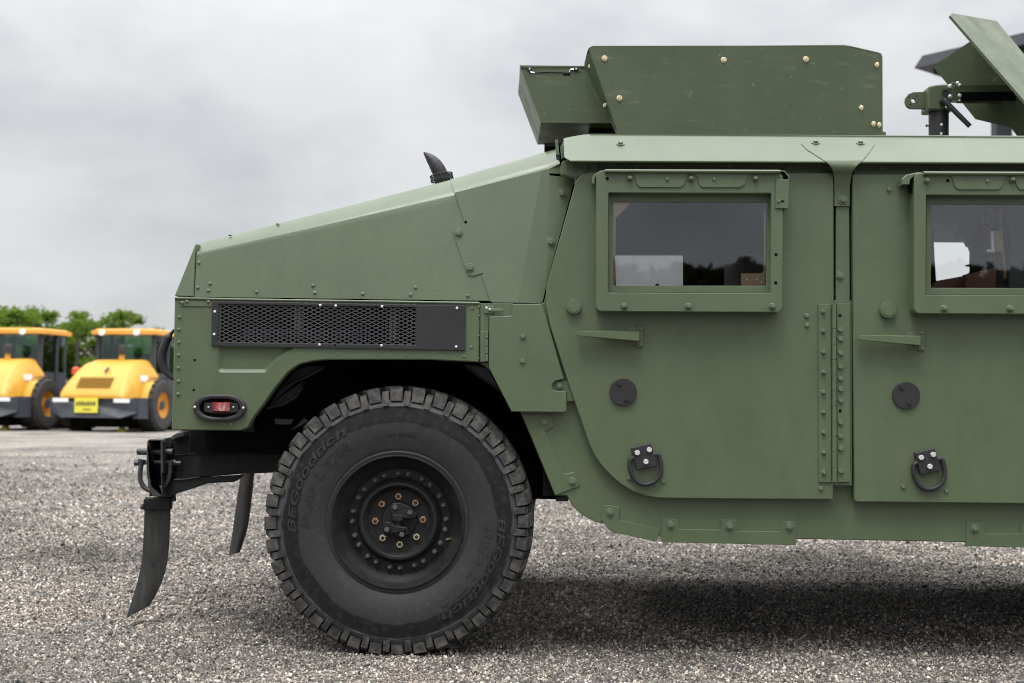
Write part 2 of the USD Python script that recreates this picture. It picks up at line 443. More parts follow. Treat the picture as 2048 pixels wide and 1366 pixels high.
def ngon_prism(front, back):
    """A solid between two polygons of the same number of corners, in 3-D."""
    n = len(front)
    v = np.vstack([front, back])
    f = [[i, i + n, (i + 1) % n + n] for i in range(n)] + [[i, (i + 1) % n + n, (i + 1) % n] for i in range(n)]
    f += [[0, i, i + 1] for i in range(1, n - 1)] + [[n, n + i + 1, n + i] for i in range(1, n - 1)]
    m = tm(v, f)
    trimesh.repair.fix_normals(m)
    return m


def loft(rows, close=False):
    """A sheet through rows of points (each row the same length)."""
    n = len(rows[0]); v = np.vstack(rows); f = []
    for i in range(len(rows) - 1):
        for k in range(n - 1):
            f.append((i * n + k, i * n + k + 1, (i + 1) * n + k + 1, (i + 1) * n + k))
    return tm(v, f)
# ------------------------------------------------------------------ the wheel (built once; the other three refer to it)
TRUCK = thing("military_truck", "green armoured four-door military truck with roof gun turret and big black off-road tyres", "military truck")
WHEEL_Z = float(P(793, 1045, 0.0)[2])
TR = 0.470


def squash(mesh):
    """The tyre flattens a little where it stands."""
    v = mesh.vertices.copy()
    low = np.clip((-v[:, 2] - 0.40) / 0.07, 0, 1)
    v[:, 2] = np.maximum(v[:, 2], -WHEEL_Z + 0.003 + 0.15 * np.maximum(0, -v[:, 2] - WHEEL_Z))
    v[:, 1] -= np.where(v[:, 1] < 0.12, 0.010 * low, 0)
    mesh.vertices = v
    return mesh


def ring_text(text, radius, a0, a1, height, depth, y, outline=0.0, shear=0.2):
    """Raised lettering round the sidewall, reading clockwise from angle a0 to a1 (degrees), tops outwards."""
    t = meshkit.text_mesh(text, height, 1.0, bold=True)
    v = t.vertices
    cap = t.faces[np.all(v[t.faces][:, :, 2] > 0.5, axis=1)]
    shape = unary_union([Polygon(v[f][:, :2]).buffer(1e-5) for f in cap])
    if outline:
        shape = shape.buffer(outline * .4).difference(shape.buffer(-outline * .6))
    shape = shape.segmentize(0.004)
    out = []
    width = shape.bounds[2]
    for g in getattr(shape, "geoms", [shape]):
        if g.area < 2e-6:
            continue
        m = slab(g.simplify(0.00025), depth, 0)
        x, z = m.vertices[:, 0] + shear * m.vertices[:, 2], m.vertices[:, 2]
        a = np.radians(a0 + (a1 - a0) * x / width)
        r = radius + z
        yy = m.vertices[:, 1] - depth + np.interp(r, SIDE_R, SIDE_Y)
        m.vertices = np.column_stack([r * np.cos(a), yy, r * np.sin(a)])
        out.append(m)
    return join(*out)


# sidewall profile (radius, depth from the wheel's outer face)
SIDE = [(0.226, 0.034), (0.232, 0.022), (0.240, 0.020), (0.246, 0.023), (0.252, 0.018), (0.285, 0.006), (0.325, 0.0), (0.365, 0.002), (0.392, 0.008), (0.398, 0.0055), (0.404, 0.0085), (0.422, 0.019), (0.430, 0.034), (0.440, 0.075), (0.448, 0.16)]
SIDE_R, SIDE_Y = np.array([s[0] for s in SIDE]), np.array([s[1] for s in SIDE])
WPATH = path_for(TRUCK, "wheel")
wx = UsdGeom.Xform.Define(stage, WPATH)
wx.AddTranslateOp().Set(Gf.Vec3d(0, 0.0, WHEEL_Z))
full = SIDE + [(r, 0.32 - h) for r, h in SIDE[::-1]]
carcass = lathe([(r, -h) for r, h in full], 144)
obj("tyre", squash(carcass), TYRE, WPATH, smooth=40)

PERIODS = 36
def block(a_mid, half, pts, half_out=None):
    """pts: (radius, depth) outline of the block's side; extruded over the angle."""
    v = []
    for s in (-1, 1):
        for k, (r, h) in enumerate(pts):
            a = a_mid + s * half
            v.append((r * math.cos(a), h, r * math.sin(a)))
    return hull(v)


for k in range(PERIODS):
    a = 2 * math.pi * k / PERIODS + 0.02
    w = RNG.uniform(-.002, .002)
    big = hull([(r * math.cos(a + s * hw + sk), h, r * math.sin(a + s * hw + sk)) for s in (-1, 1) for r, h, hw, sk in
                ((0.417, 0.0085, .047, 0), (0.419, 0.030, .048, 0), (0.4510, 0.0130, .0475, 0), (0.4640, 0.036, .046, .008), (TR - .001, 0.074 + w, .045, .024), (0.43, 0.080, .046, .022))])
    obj("tread_block", squash(big), TREAD, WPATH, smooth=20)
    b = a + math.pi / PERIODS
    small = hull([(r * math.cos(b + s * hw), h, r * math.sin(b + s * hw)) for s in (-1, 1) for r, h, hw in
                  ((0.401, 0.0015, .025), (0.403, 0.02, .026), (0.440, 0.0095, .026), (0.452, 0.028, .024), (0.43, 0.050, .025))])
    obj("side_lug", squash(small), TREAD, WPATH, smooth=20)
    for row, (y0, y1, off) in enumerate(((0.085, 0.150, .35), (0.165, 0.235, .0))):
        c = a + off * 2 * math.pi / PERIODS
        mid = hull([(r * math.cos(c + s * .058 + sk), h, r * math.sin(c + s * .058 + sk)) for s in (-1, 1) for r, h, sk in
                    ((0.45, y0, -.02), (TR, y0, -.02), (TR, y1, .03), (0.45, y1, .03))])
        obj("tread_block", squash(mid), TREAD, WPATH, smooth=20)
    back = hull([(r * math.cos(a + s * .05), h, r * math.sin(a + s * .05)) for s in (-1, 1) for r, h in ((0.42, 0.31), (0.462, 0.30), (TR, 0.25), (0.45, 0.25))])
    obj("tread_block", squash(back), TREAD, WPATH, smooth=20)

for a0, a1 in ((187.5, 121.0), (4.0, -62.5)):
    obj("lettering", squash(ring_text("BFGoodrich", 0.349, a0, a1, 0.0255, 0.0030, 0, outline=0)), LETTER, WPATH, smooth=False)
    obj("lettering", squash(ring_text("Baja", 0.301, a0 - 2.5, a0 - 29, 0.027, 0.0022, 0, outline=0.0034)), TYRE, WPATH, smooth=False)
    obj("lettering", squash(ring_text("L", 0.301, a0 - 35, a0 - 41, 0.027, 0.0022, 0, outline=0.0034)), TYRE, WPATH, smooth=False)
    obj("lettering", squash(ring_text("T/A", 0.301, a0 - 43, a1 + 1, 0.027, 0.0022, 0, outline=0.0034)), TYRE, WPATH, smooth=False)
obj("lettering", ring_text("DO NOT EXCEED", 0.296, 104, 78, 0.009, 0.0012, 0, shear=0), TYRE, WPATH, smooth=False)

# the rim
rim = lathe([(r, -h) for r, h in [(0.233, 0.030), (0.2305, 0.012), (0.2265, 0.011), (0.222, 0.018), (0.217, 0.040), (0.209, 0.055), (0.196, 0.068), (0.186, 0.084), (0.178, 0.090),
                                  (0.150, 0.088), (0.144, 0.082), (0.138, 0.062), (0.132, 0.054), (0.124, 0.053), (0.117, 0.060), (0.112, 0.078), (0.106, 0.084), (0.064, 0.086), (0.0635, 0.090), (0.060, 0.090), (0.0595, 0.084), (0.0, 0.084)]], 96)
obj("rim", rim, BLACK_RIM := mat("rim_black", (0.007, 0.007, 0.008), (0.018, 0.0175, 0.0165), scale=11, rough=0.40, rough2=0.55, bump=0.0004, bump_scale=90, lo=0.4, hi=0.75, spec=0.25, extra=dusty), WPATH, smooth=40)
for k in range(12):
    for s in (-1, 1):
        a = math.radians(85.8 - 30 * k + s * 6.2)
        c = (0.164 * math.cos(a), 0.089, 0.164 * math.sin(a))
        stud = join(lathe([(0.0095, 0), (0.0095, 0.006), (0.007, 0.009), (0.0066, 0.009)], 14), lathe([(0.0072, 0.006), (0.0072, 0.020), (0.0058, 0.022), (0.0, 0.022)], 6, a), lathe([(0.0032, 0.02), (0.0032, 0.0255), (0, 0.0255)], 8))
        obj("rim_bolt", place(stud, c), BLACK_NUT if k or s > 0 else (BLACK_NUT := mat("rim_bolts", (0.045, 0.045, 0.048), (0.075, 0.075, 0.078), scale=60, rough=0.36)), WPATH, smooth=30)
for k in range(8):
    a = math.radians(92.6 + 45 * k)
    c = (0.0835 * math.cos(a), 0.086, 0.0835 * math.sin(a))
    nut = join(lathe([(0.0128, 0), (0.0128, 0.009), (0.0112, 0.011), (0.0072, 0.0112)], 6, 0.5 * k), lathe([(0.0072, 0.010), (0.0072, 0.004), (0, 0.004)], 12))
    low = math.sin(a) < -0.3
    obj("lug_nut", place(nut, c), BRASS if low else COPPER, WPATH, smooth=25, label="pale brass wheel nut" if low else "copper coloured wheel nut")
    obj("wheel_stud", place(lathe([(0.0066, 0), (0.0066, 0.0105), (0.0045, 0.0125), (0, 0.0125)], 12), c), BLACK, WPATH)
# hub: the half shaft's flange with two bolted yokes
H = lambda x, z: ((x - 687) / 4.018 * 0.00176, (692 - z) / 4.018 * 0.00176)
def hub_piece(pts, y0, t, r=0.004):
    m = slab(rounded(Polygon([H(*p) for p in pts]), r), t, 0.0025)
    m.apply_translation((0, y0, 0))
    return m
yoke = join(hub_piece([(612, 575), (640, 552), (700, 550), (770, 578), (832, 640), (815, 670), (750, 672), (650, 668), (625, 620)], 0.052, 0.034),
            hub_piece([(560, 735), (580, 700), (620, 702), (700, 735), (760, 742), (775, 790), (720, 818), (620, 796), (570, 775)], 0.056, 0.030),
            hub_piece([(636, 640), (725, 640), (722, 690), (690, 700), (650, 690)], 0.044, 0.02, 0.003),
            hub_piece([(622, 712), (690, 735), (750, 735), (745, 770), (640, 790), (628, 750)], 0.046, 0.02, 0.003))
xs = [H(683, 640), H(683, 770)]
shaft = tube([(xs[0][0], 0.062, xs[0][1]), (xs[1][0], 0.062, xs[1][1])], 0.0115, 14)
obj("hub", join(yoke, shaft, lathe([(0.058, -0.088), (0.058, -0.080), (0.052, -0.078), (0, -0.078)], 40)), BLACK_GEAR, WPATH, smooth=35)
for px, pz in ((660, 582), (780, 622), (598, 760), (718, 796)):
    x, z = H(px, pz)
    obj("hub_bolt", place(bolt("head", 0.0095), (x, 0.053, z)), BLACK_NUT, WPATH)
x, z = H(1075, 832)
obj("valve", tube([(x + .012, 0.085, z), (x + .004, 0.07, z), (x - .003, 0.064, z)], [0.004, 0.004, 0.0032], 8), BRASS, WPATH)
for loc, rz in (((3.30, 0.0, WHEEL_Z), 0), ((0.0, 2.12, WHEEL_Z), 180), ((3.30, 2.12, WHEEL_Z), 180)):
    w = UsdGeom.Xform.Define(stage, path_for(TRUCK, "wheel"))
    w.AddTranslateOp().Set(Gf.Vec3d(*loc)); w.AddRotateZOp().Set(float(rz))
    w.GetPrim().GetReferences().AddInternalReference(Sdf.Path(WPATH))
    w.GetPrim().SetInstanceable(True)
# ------------------------------------------------------------------ truck body, from the front
def hy(z):
    return 0.020 + 0.145 * (z - 1.227)


def PH_(px, py, dy=0.0):
    """A point of the slightly leaning side of the hood."""
    y = 0.03
    for _ in range(4):
        y = hy(P(px, py, y)[2]) + dy
    return P(px, py, y)


def hood_poly(pts, r=0.0, dy=0.0):
    q = Polygon([PH_(a, b, dy)[[0, 2]] for a, b in pts]).buffer(0)
    return rounded(q, r)


def lerp(a, b, t):
    return (a[0] + (b[0] - a[0]) * t, a[1] + (b[1] - a[1]) * t)


def hood_rows(bot, fold, sil, n, dy=0.0, low=False):
    """Side, rounded shoulder and top of the hood between the first and the last of these stations."""
    def at(c, t):
        x = t * (len(c) - 1); i = min(int(x), len(c) - 2)
        return lerp(c[i], c[i + 1], x - i)
    cols = []
    for t in np.linspace(0, 1, n):
        B, F, S = at(bot, t), at(fold, t), at(sil, t)
        q = []
        if not low:
            q.append(PH_(*B, dy))
        q.append(PH_(*lerp(F, B, 0.06), dy))
        yb = PH_(*F, dy)[1]
        for k, yo in ((0.0, 0.001), (0.12, 0.004), (0.3, 0.012), (0.5, 0.025), (0.72, 0.043), (0.9, 0.062), (1.0, 0.080)):
            q.append(P(*lerp(F, S, k), yb + yo))
        top = q[-1]
        q.append(top + (0, 0.08, 0.004)); q.append(np.array([top[0], 1.06, top[2] + 0.012]))
        far = [np.array([p[0], 2.12 - p[1], p[2]]) for p in q[:-1]][::-1]
        cols.append(np.array(q + far))
    return cols


bot_c = cD((192, 526),) + [(980.6, 601.5), (1083, 604)]
fold_c = [(393.5, 507), (912, 391), (1121, 333)]
sil_c = [(397, 487), (901, 361), (1112, 298)]
hood_cols = hood_rows([bot_c[0], (690, 597.5), (960, 601.2), (1018, 602.5)], [fold_c[0], (640, 453), (912, 391.5), (1080, 348)], [sil_c[0], (642, 426), (900.6, 360), (1104, 301.5)], 40)
HOOD = obj("hood", loft(hood_cols), PAINT, TRUCK, smooth=50)
# front cap of the hood, ahead of its seam
cap = hood_poly([(396.2, 488), (391, 488), (386, 500), (353, 582), (349, 592), (387.0, 593), (391.3, 504)], 0.002, -0.001)
obj("hood_nose", slab(cap, 2.06, 0.002, depth=lambda x, z: hy(z) - 0.001), PAINT, TRUCK)
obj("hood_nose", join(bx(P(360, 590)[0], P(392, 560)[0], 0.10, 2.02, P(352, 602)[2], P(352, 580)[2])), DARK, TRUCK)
rv = cD((228, 257), (316, 423), (303, 478), (219, 454), (684, 487), (1127, 438), (1140, 495), (1517, 503), (1895, 510), (1935, 453)) + cE((613, 1227))
for a, b in rv:
    obj("rivet", place(bolt("rivet", 0.0068), PH_(a, b, 0.0)), PAINT_BOLT, HOOD)
obj("latch_pin", place(bolt("pan", 0.006), PH_(555, 449, 0.05), (0, -.3, 1)), BLACK, HOOD)
obj("latch_pin", place(bolt("pan", 0.006), PH_(460, 471.5, 0.05), (0, -.3, 1)), BLACK, HOOD)

# cowl: the armour plate between hood and door, with its bolted tab
outline = cE((508, 415), (585, 637), (598, 640), (600, 655), (505, 685), (492, 715), (600, 1030), (620, 1065), (650, 1070), (735, 1046), (725, 1072), (790, 1270), (810, 1279), (1180, 1282), (1203, 1268), (1228, 1150), (1449, 330), (1432, 290), (1255, 277), (1255, 262), (1345, 262), (1360, 225), (1338, 183), (1250, 226))
cowl = hood_poly(outline, 0.0, -0.004)
xc = lambda z: np.interp(z, [PH_(1026, 600)[2], PH_(1095, 348)[2]], [PH_(1026, 600)[0], PH_(1095, 348)[0]])
zlo, zhi = cowl.bounds[1], cowl.bounds[3]
left = cowl.intersection(Polygon([(0, zlo - .1), (xc(zlo - .1), zlo - .1), (xc(zhi + .1), zhi + .1), (0, zhi + .1)]))
right = cowl.difference(left)
dfn = lambda x, z: hy(z) - 0.004 + max(0.0, x - xc(z)) * 0.20
side = join(slab(left.simplify(1e-4), 0.006, 0, depth=dfn), slab(right.simplify(1e-4), 0.006, 0, depth=dfn))
ca = hood_rows([(920, 500), (1090, 430), (1119, 420)], cE((508, 417), (1250, 229), (1339, 185)), cE((474, 312), (1205, 100), (1302, 72)), 24, -0.004, low=True)
ca = [c[1:-1] for c in ca]
COWL = obj("cowl_armour", join(side, loft(ca)), PAINT, TRUCK, smooth=8)
for a, b in cE((541, 733), (630, 1008), (1355, 418), (1266, 800)):
    q = PH_(a, b, -0.004); q[1] = dfn(q[0], q[2])
    obj("bolt", place(bolt("hex", 0.0162), q, spin=RNG.uniform(0, 1)), PAINT_BOLT, COWL)
obj("relief_slot", place(lathe([(0.005, 0), (0.005, .0008), (0, .0008)], 10), PH_(*cE((597, 646))[0], -0.0045)), DARK, COWL)

# intake stack with its mesh collar, on the hood
yS = 0.42
st = cX((770, 800), (745, 690), (690, 590), (620, 470), (520, 350), (430, 260), (345, 185))
rads = np.array([165, 178, 180, 165, 128, 78, 22]) / 12.42 * 0.00188
horn = tube(spline([P(a, b, yS) for a, b in st], 42), rads, 24)
STACK = obj("intake_stack", horn, BLACK, TRUCK, smooth=60)
c0, c1 = P(*cX((800, 870))[0], yS), P(*cX((775, 740))[0], yS)
ax = (c1 - c0) / np.linalg.norm(c1 - c0); hgt = np.linalg.norm(c1 - c0)
e1 = np.cross(ax, [0, 1.0, 0]); e1 /= np.linalg.norm(e1); e2 = np.cross(ax, e1)
rc = 0.0425
bars = []
for k in range(22):
    for s in (-1, 1):
        a0, a1 = 2 * math.pi * k / 22, 2 * math.pi * (k + s) / 22
        bars.append(tube([c0 + rc * (e1 * math.cos(a0) + e2 * math.sin(a0)), c1 + rc * (e1 * math.cos(a1) + e2 * math.sin(a1))], 0.0016, 4))
ringp = lambda c, r: [c + r * (e1 * math.cos(a) + e2 * math.sin(a)) for a in np.linspace(0, 2 * math.pi, 33)]
obj("mesh_collar", join(*bars, tube(ringp(c0, rc), 0.0022, 5), tube(ringp(c1, rc), 0.0022, 5), tube([c0 - ax * .05, c1], 0.030, 20)), BLACK, STACK)

# front fender with its vent opening and pressed pocket
yF = 0.010
vent = poly_px([(437, 609), (832, 615.5), (831.5, 689), (435, 684)], yF)
pocket_pts = cB((852, 190), (850, 380), (856, 398), (880, 408), (1215, 409), (1240, 397), (1340, 282), (1370, 258), (1432, 226), (1432, 190))
pocket = poly_px([(436.5, 690), *pocket_pts[1:-2], (583.6, 697), (583.6, 692)], yF)
fender_px = cA((1375, 142), (1375, 152), (1368, 500), (1365, 800), (1355, 1050), (1350, 1150), (1354, 1182), (1840, 1184)) + cB((1030, 869), (1082, 845), (1130, 762), (1200, 672), (1300, 530), (1400, 410), (1450, 372), (1500, 345), (1600, 322), (1700, 313), (2048, 311)) + cF((0, 399), (245, 411)) + [(958.5, 724.5), (960, 604), (860, 602.5), (600, 599.3)]
fpoly = poly_px(fender_px, yF).buffer(0)
fender = slab(fpoly.difference(vent).difference(pocket), 0.045, 0.0035)
fender.apply_translation((0, yF, 0))
pin = pocket.buffer(-0.0105)
pr, ir = rings_of(pocket)[0], mitre(rings_of(pocket)[0], 0.0105)
walls = loft([np.column_stack([np.append(pr[:, 0], pr[0, 0]), np.full(len(pr) + 1, yF + .003), np.append(pr[:, 1], pr[0, 1])]),
              np.column_stack([np.append(mitre(pr, .004)[:, 0], mitre(pr, .004)[0, 0]), np.full(len(pr) + 1, yF + .006), np.append(mitre(pr, .004)[:, 1], mitre(pr, .004)[0, 1])]),
              np.column_stack([np.append(ir[:, 0], ir[0, 0]), np.full(len(pr) + 1, yF + .0125), np.append(ir[:, 1], ir[0, 1])])])
tri = np.asarray(manifold3d.triangulate([ir.astype(np.float64)], 1e-9))
floor_ = tm(np.column_stack([ir[:, 0], np.full(len(ir), yF + .0125), ir[:, 1]]), tri)
FENDER = obj("fender", join(fender, walls, floor_), PAINT, TRUCK, smooth=35)
zt = P(600, 598)[2]
lip = [P(a, b, yF - .001) for a, b in ((350, 596.4), (480, 599), (600, 601), (760, 603.2), (957, 606))]
obj("fender_lip", tube(lip, 0.0045, 10), PAINT, FENDER, smooth=60)
obj("corner_strap", plate(cD((72, 560), (345, 566), (345, 604), (82, 600), (82, 575), (66, 572)), yF - .003, .004, bevel=.001), PAINT, FENDER)
bolts(FENDER, "rivet", 0.0062, cA((1437, 179), (1473, 169), (1642, 171)), yF - .003, name="rivet")
bolts(FENDER, "rivet", 0.0064, cA((1415, 291), (1408, 389), (1410, 491), (1407, 591), (1405, 692), (1407, 797), (1404, 898)), yF, name="rivet")
bolts(FENDER, "rivet", 0.0048, cF((210, 140), (208, 335), (171, 381)), yF, name="rivet")
bolts(FENDER, "hole", 0.0045, cB((667, 316), (660, 551)), yF, DARK, name="bolt_hole")
bolts(FENDER, "pan", 0.0065, cB((900, 822), (955, 823)), yF, name="bolt")
bolts(FENDER, "pan", 0.003, cD((1320, 985), (1635, 985), (1863, 988)), yF, PAINT, name="rivet")
# front face across the truck
obj("front_panel", join(bx(P(351, 700, .05)[0], P(358, 700, .05)[0], 0.05, 2.07, P(345, 856)[2], P(350, 602)[2])), PAINT, TRUCK)
# vent: black plate with expanded mesh
VENT = obj("vent_plate", plate(cD((330, 561), (1940, 590)) + [(931.3, 610.3)] + cF((177, 352)) + cD((325, 913)), 0.003, 0.006, holes=[poly_px([(437, 608), (833, 614.6), (832.5, 690), (435, 684.5)], 0.003)], bevel=.001), BLACK, TRUCK)
strands = []
wc, hc = 16.65, 7.6
for j in range(-1, 22):
    for i in range(-1, 26):
        x = 436 + (i + 0.5 * (j % 2)) * wc
        y = 605.5 + j * hc / 2
        for s in (-1, 1):
            x2, y2 = x + s * wc / 2, y + hc / 2
            sl = lambda a, b: P(a - 0.02 * (b - 640), b + 0.0165 * (a - 436), 0.006)
            if 434 < x < 836 and 434 < x2 < 836:
                p, q = sl(x, y), sl(x2, y2)
                if max(y, y2) > 685.5:
                    continue
                d = q - p; nrm = np.cross(d / np.linalg.norm(d), [0, 1.0, 0]) * 0.0012
                dy = np.array([0, .0022, 0])
                strands.append(tm([p + nrm, q + nrm, q - nrm, p - nrm, p + nrm + dy, q + nrm + dy, q - nrm + dy, p - nrm + dy], [(0, 1, 2, 3), (0, 4, 5, 1), (3, 2, 6, 7)]))
MESHM = mat("grille_mesh_grey", (0.055, 0.056, 0.062), (0.075, 0.076, 0.082), scale=8, rough=0.4)
obj("expanded_mesh", join(*strands), MESHM, VENT, smooth=False)
bolts(VENT, "pan", 0.0048, cD((353, 643), (348, 821), (1183, 593), (1305, 597), (1670, 602), (1178, 903), (1665, 910)) + cF((135, 141), (131, 334)), 0.003, SILVER, name="screw")
bolts(VENT, "hole", 0.0042, cD((1300, 906)), 0.003, DARK, name="screw_hole")
v0, v1 = P(430, 690), P(838, 606)
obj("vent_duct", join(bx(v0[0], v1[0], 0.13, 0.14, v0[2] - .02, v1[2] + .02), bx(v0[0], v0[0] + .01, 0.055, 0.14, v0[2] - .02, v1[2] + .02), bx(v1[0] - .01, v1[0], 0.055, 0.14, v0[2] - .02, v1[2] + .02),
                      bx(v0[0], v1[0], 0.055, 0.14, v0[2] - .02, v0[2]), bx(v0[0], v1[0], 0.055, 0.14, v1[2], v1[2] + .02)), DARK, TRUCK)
BLUEB = mat("cooler_core", (0.018, 0.022, 0.034), (0.028, 0.033, 0.048), scale=20, rough=0.5)
obj("cooler_core", join(*[bx(P(500, 0, .08)[0] + k * .012, P(500, 0, .08)[0] + k * .012 + .004, 0.085, 0.12, v0[2] + .004, P(0, 650)[2]) for k in range(38)]), BLUEB, TRUCK, smooth=False)
for xa, xb in ((593, 609), (783.5, 800)):
    obj("vent_bar", bx(P(xa, 0, .03)[0], P(xb, 0, .03)[0], 0.105, 0.109, v0[2] - .01, v1[2] + .01), PAINT, TRUCK)

# marker light in its oval bezel
def superoval(cx, cy, a, b, y, n=2.9, k=56):
    out = []
    for t in np.linspace(0, 2 * math.pi, k, endpoint=False):
        c, s = math.cos(t), math.sin(t)
        out.append((cx + a * math.copysign(abs(c) ** (2 / n), c), cy + b * math.copysign(abs(s) ** (2 / (n * .75)), s) * (1 - .12 * abs(c) ** 3)))
    return poly_px(out, y)
LCX, LCY = cB((863, 692))[0]
bez = superoval(LCX, LCY, 53, 27.2, 0.0)
inn = superoval(LCX, LCY, 40.5, 18.5, 0.0)
bez_m = slab(bez.difference(inn), 0.022, 0.005); bez_m.apply_translation((0, -0.008, 0))
LIGHT = obj("marker_light", bez_m, BLACK, TRUCK, smooth=40)
lb = slab(inn.buffer(.004), 0.004, 0); lb.apply_translation((0, 0.008, 0))
obj("lamp_tray", lb, DARK, LIGHT)
obj("lamp_base", plate(cB((740, 650), (1012, 650), (1012, 722), (940, 735), (870, 740), (800, 735), (740, 722)), -0.001, 0.009, r=.002), BLACK, LIGHT)
RED = usdkit.material(stage, "/World/Looks/red_lens", {"tc": ("texture_coordinate", {}), "w": ("wave_texture", {"scale": 95.0, "bands_direction": "z", "detail": 0.0}), "b": ("bump", {"strength": 0.7, "distance": 0.002}),
                      "c": ("rgb_ramp", {"ramp": [(0.2, (0.10, 0.004, 0.006)), (0.8, (0.30, 0.016, 0.018))]}),
                      "p": ("principled_bsdf", {"roughness": 0.08, "specular_ior_level": 0.7})},
                      [("tc.object", "w.vector"), ("w.fac", "c.fac"), ("c.color", "p.base_color"), ("w.fac", "b.height"), ("b.normal", "p.normal")], surface="p.BSDF")
l0, l1 = P(*cB((806, 724))[0], -.01), P(*cB((944, 647))[0], -.01)
lens = []
for x in np.linspace(l0[0], l1[0], 9):
    k = (x - l0[0]) / (l1[0] - l0[0]) * 2 - 1
    yb = -0.016 + 0.010 * k * k
    lens.append([(x, 0.0, l0[2]), (x, yb, l0[2] + .002), (x, yb - .002, (l0[2] + l1[2]) / 2), (x, yb, l1[2] - .002), (x, 0.0, l1[2])])
obj("red_lens", loft([np.array(r) for r in lens]), RED, LIGHT, smooth=50)
bolts(LIGHT, "pan", 0.0045, cB((667, 686), (1050, 692)), -0.008, SILVER, name="screw")
bolts(LIGHT, "pan", 0.0035, cB((776, 686), (972, 686)), -0.001, SILVER, name="screw")

# rubber hood strap hanging at the front corner
yb = 0.10
sp = spline([P(a, b, yb) for a, b in cA((1375, 392), (1345, 425), (1318, 465), (1295, 520), (1275, 590), (1278, 660), (1305, 715), (1340, 755), (1368, 775))], 40)
obj("hood_strap", tube(sp, np.interp(np.linspace(0, 1, len(sp)), [0, .14, .2, .5, .75, 1], [.005, .007, .0145, .0155, .013, .010]), 12), BLACK, TRUCK, smooth=60)

# ------------------------------------------------------------------ side of the body (behind the doors)
yB = 0.034
def arch_pts(cx, cz, r, a0, a1, n=16):
    return [(cx + r * math.cos(math.radians(a)), cz - r * math.sin(math.radians(a))) for a in np.linspace(a0, a1, n)]
FW = poly_px([(1218, 385), (1543, 385), (1543, 587), (1218, 587)], yB)
RW = poly_px([(1853, 388), (2180, 391), (2180, 594), (1853, 592)], yB)
side_px = [(1121, 333), (1135, 318), (2470, 324), (2500, 570), (3160, 585), (3160, 900), (3030, 900)] + arch_pts(2700, 1050, 330, 20, 160) + [(2385, 1100), (1932, 1084.5), (1594, 1078), (1322, 1074), (1313, 1072), (1216, 1049)] + cN((270, 1185), (200, 1150), (130, 1090), (100, 1030))[0:4] + [(1110, 991), (1042, 827), (985, 745), (961.5, 727), (961.5, 606), (1087.5, 605), (1095, 574), (1150.5, 372), (1148, 357), (1122, 350)]
bodyp = poly_px(side_px, yB).difference(FW).difference(RW)
bm = slab(bodyp, 0.03, 0.003); bm.apply_translation((0, yB, 0))
BODY = obj("body_side", bm, PAINT, TRUCK)
# the hinged armour panel behind the wheel arch
yP = -0.002
pq = cQ((207, 245), (218, 236), (318, 234), (458, 230), (458, 97), (778, 95), (792, 110), (1030, 915), (930, 938), (905, 960), (895, 992), (905, 1028), (940, 1050), (1045, 1053), (1056, 1070), (1054, 1262), (1040, 1280), (455, 1277), (205, 792))
ARM = obj("arch_armour", plate(pq, yP, 0.012, bevel=.002, r=.0015), PAINT, TRUCK)
bolts(ARM, "head", 0.0092, cQ((578, 452), (575, 720)), yP)
bolts(BODY, "hex", 0.0145, cQ((981, 990)), 0.012)
obj("hinge_base", plate(cQ((112, 92), (470, 92), (470, 245), (205, 245), (205, 730), (112, 728)), 0.010, 0.03, bevel=.001), PAINT, TRUCK)
obj("spacer_plate", plate(cQ((890, 940), (1085, 938), (1140, 1160), (1060, 1160), (1060, 1060), (890, 1060)), 0.012, 0.025, bevel=.001), PAINT, TRUCK)
obj("hinge_leaf", plate(cQ((112, 394), (200, 392), (200, 728), (112, 730)), 0.006, 0.005, bevel=.0008), PAINT, ARM)
for ya, yb_ in ((395, 475), (478, 555), (558, 640), (643, 725)):
    obj("hinge_knuckle", tube([P(*cQ((183, ya + 3))[0], 0.003), P(*cQ((183, yb_ - 3))[0], 0.003)], 0.0045, 10), PAINT_BOLT, ARM)
obj("arch_gusset", plate(cQ((108, 745), (205, 735), (205, 800), (160, 765)), 0.02, 0.01), PAINT, TRUCK)
bolts(FENDER, "rivet", 0.0036, cQ((98, 130), (100, 228), (98, 445), (95, 695)), yF, name="rivet")
bolts(FENDER, "rivet", 0.005, cQ((24, 146), (16, 572)), yF, name="rivet")
LATCH = obj("hood_latch", plate(cQ((160, 116), (262, 120), (260, 203), (160, 198)), 0.004, 0.006, bevel=.001), PAINT_BOLT, TRUCK)
obj("latch_tongue", plate(cQ((205, 142), (345, 146), (362, 160), (352, 180), (205, 178)), -0.001, 0.004, r=.002, bevel=.001), PAINT_BOLT, LATCH)
bolts(LATCH, "pan", 0.004, cQ((215, 157), (180, 140)), -0.002, SILVER, name="screw")
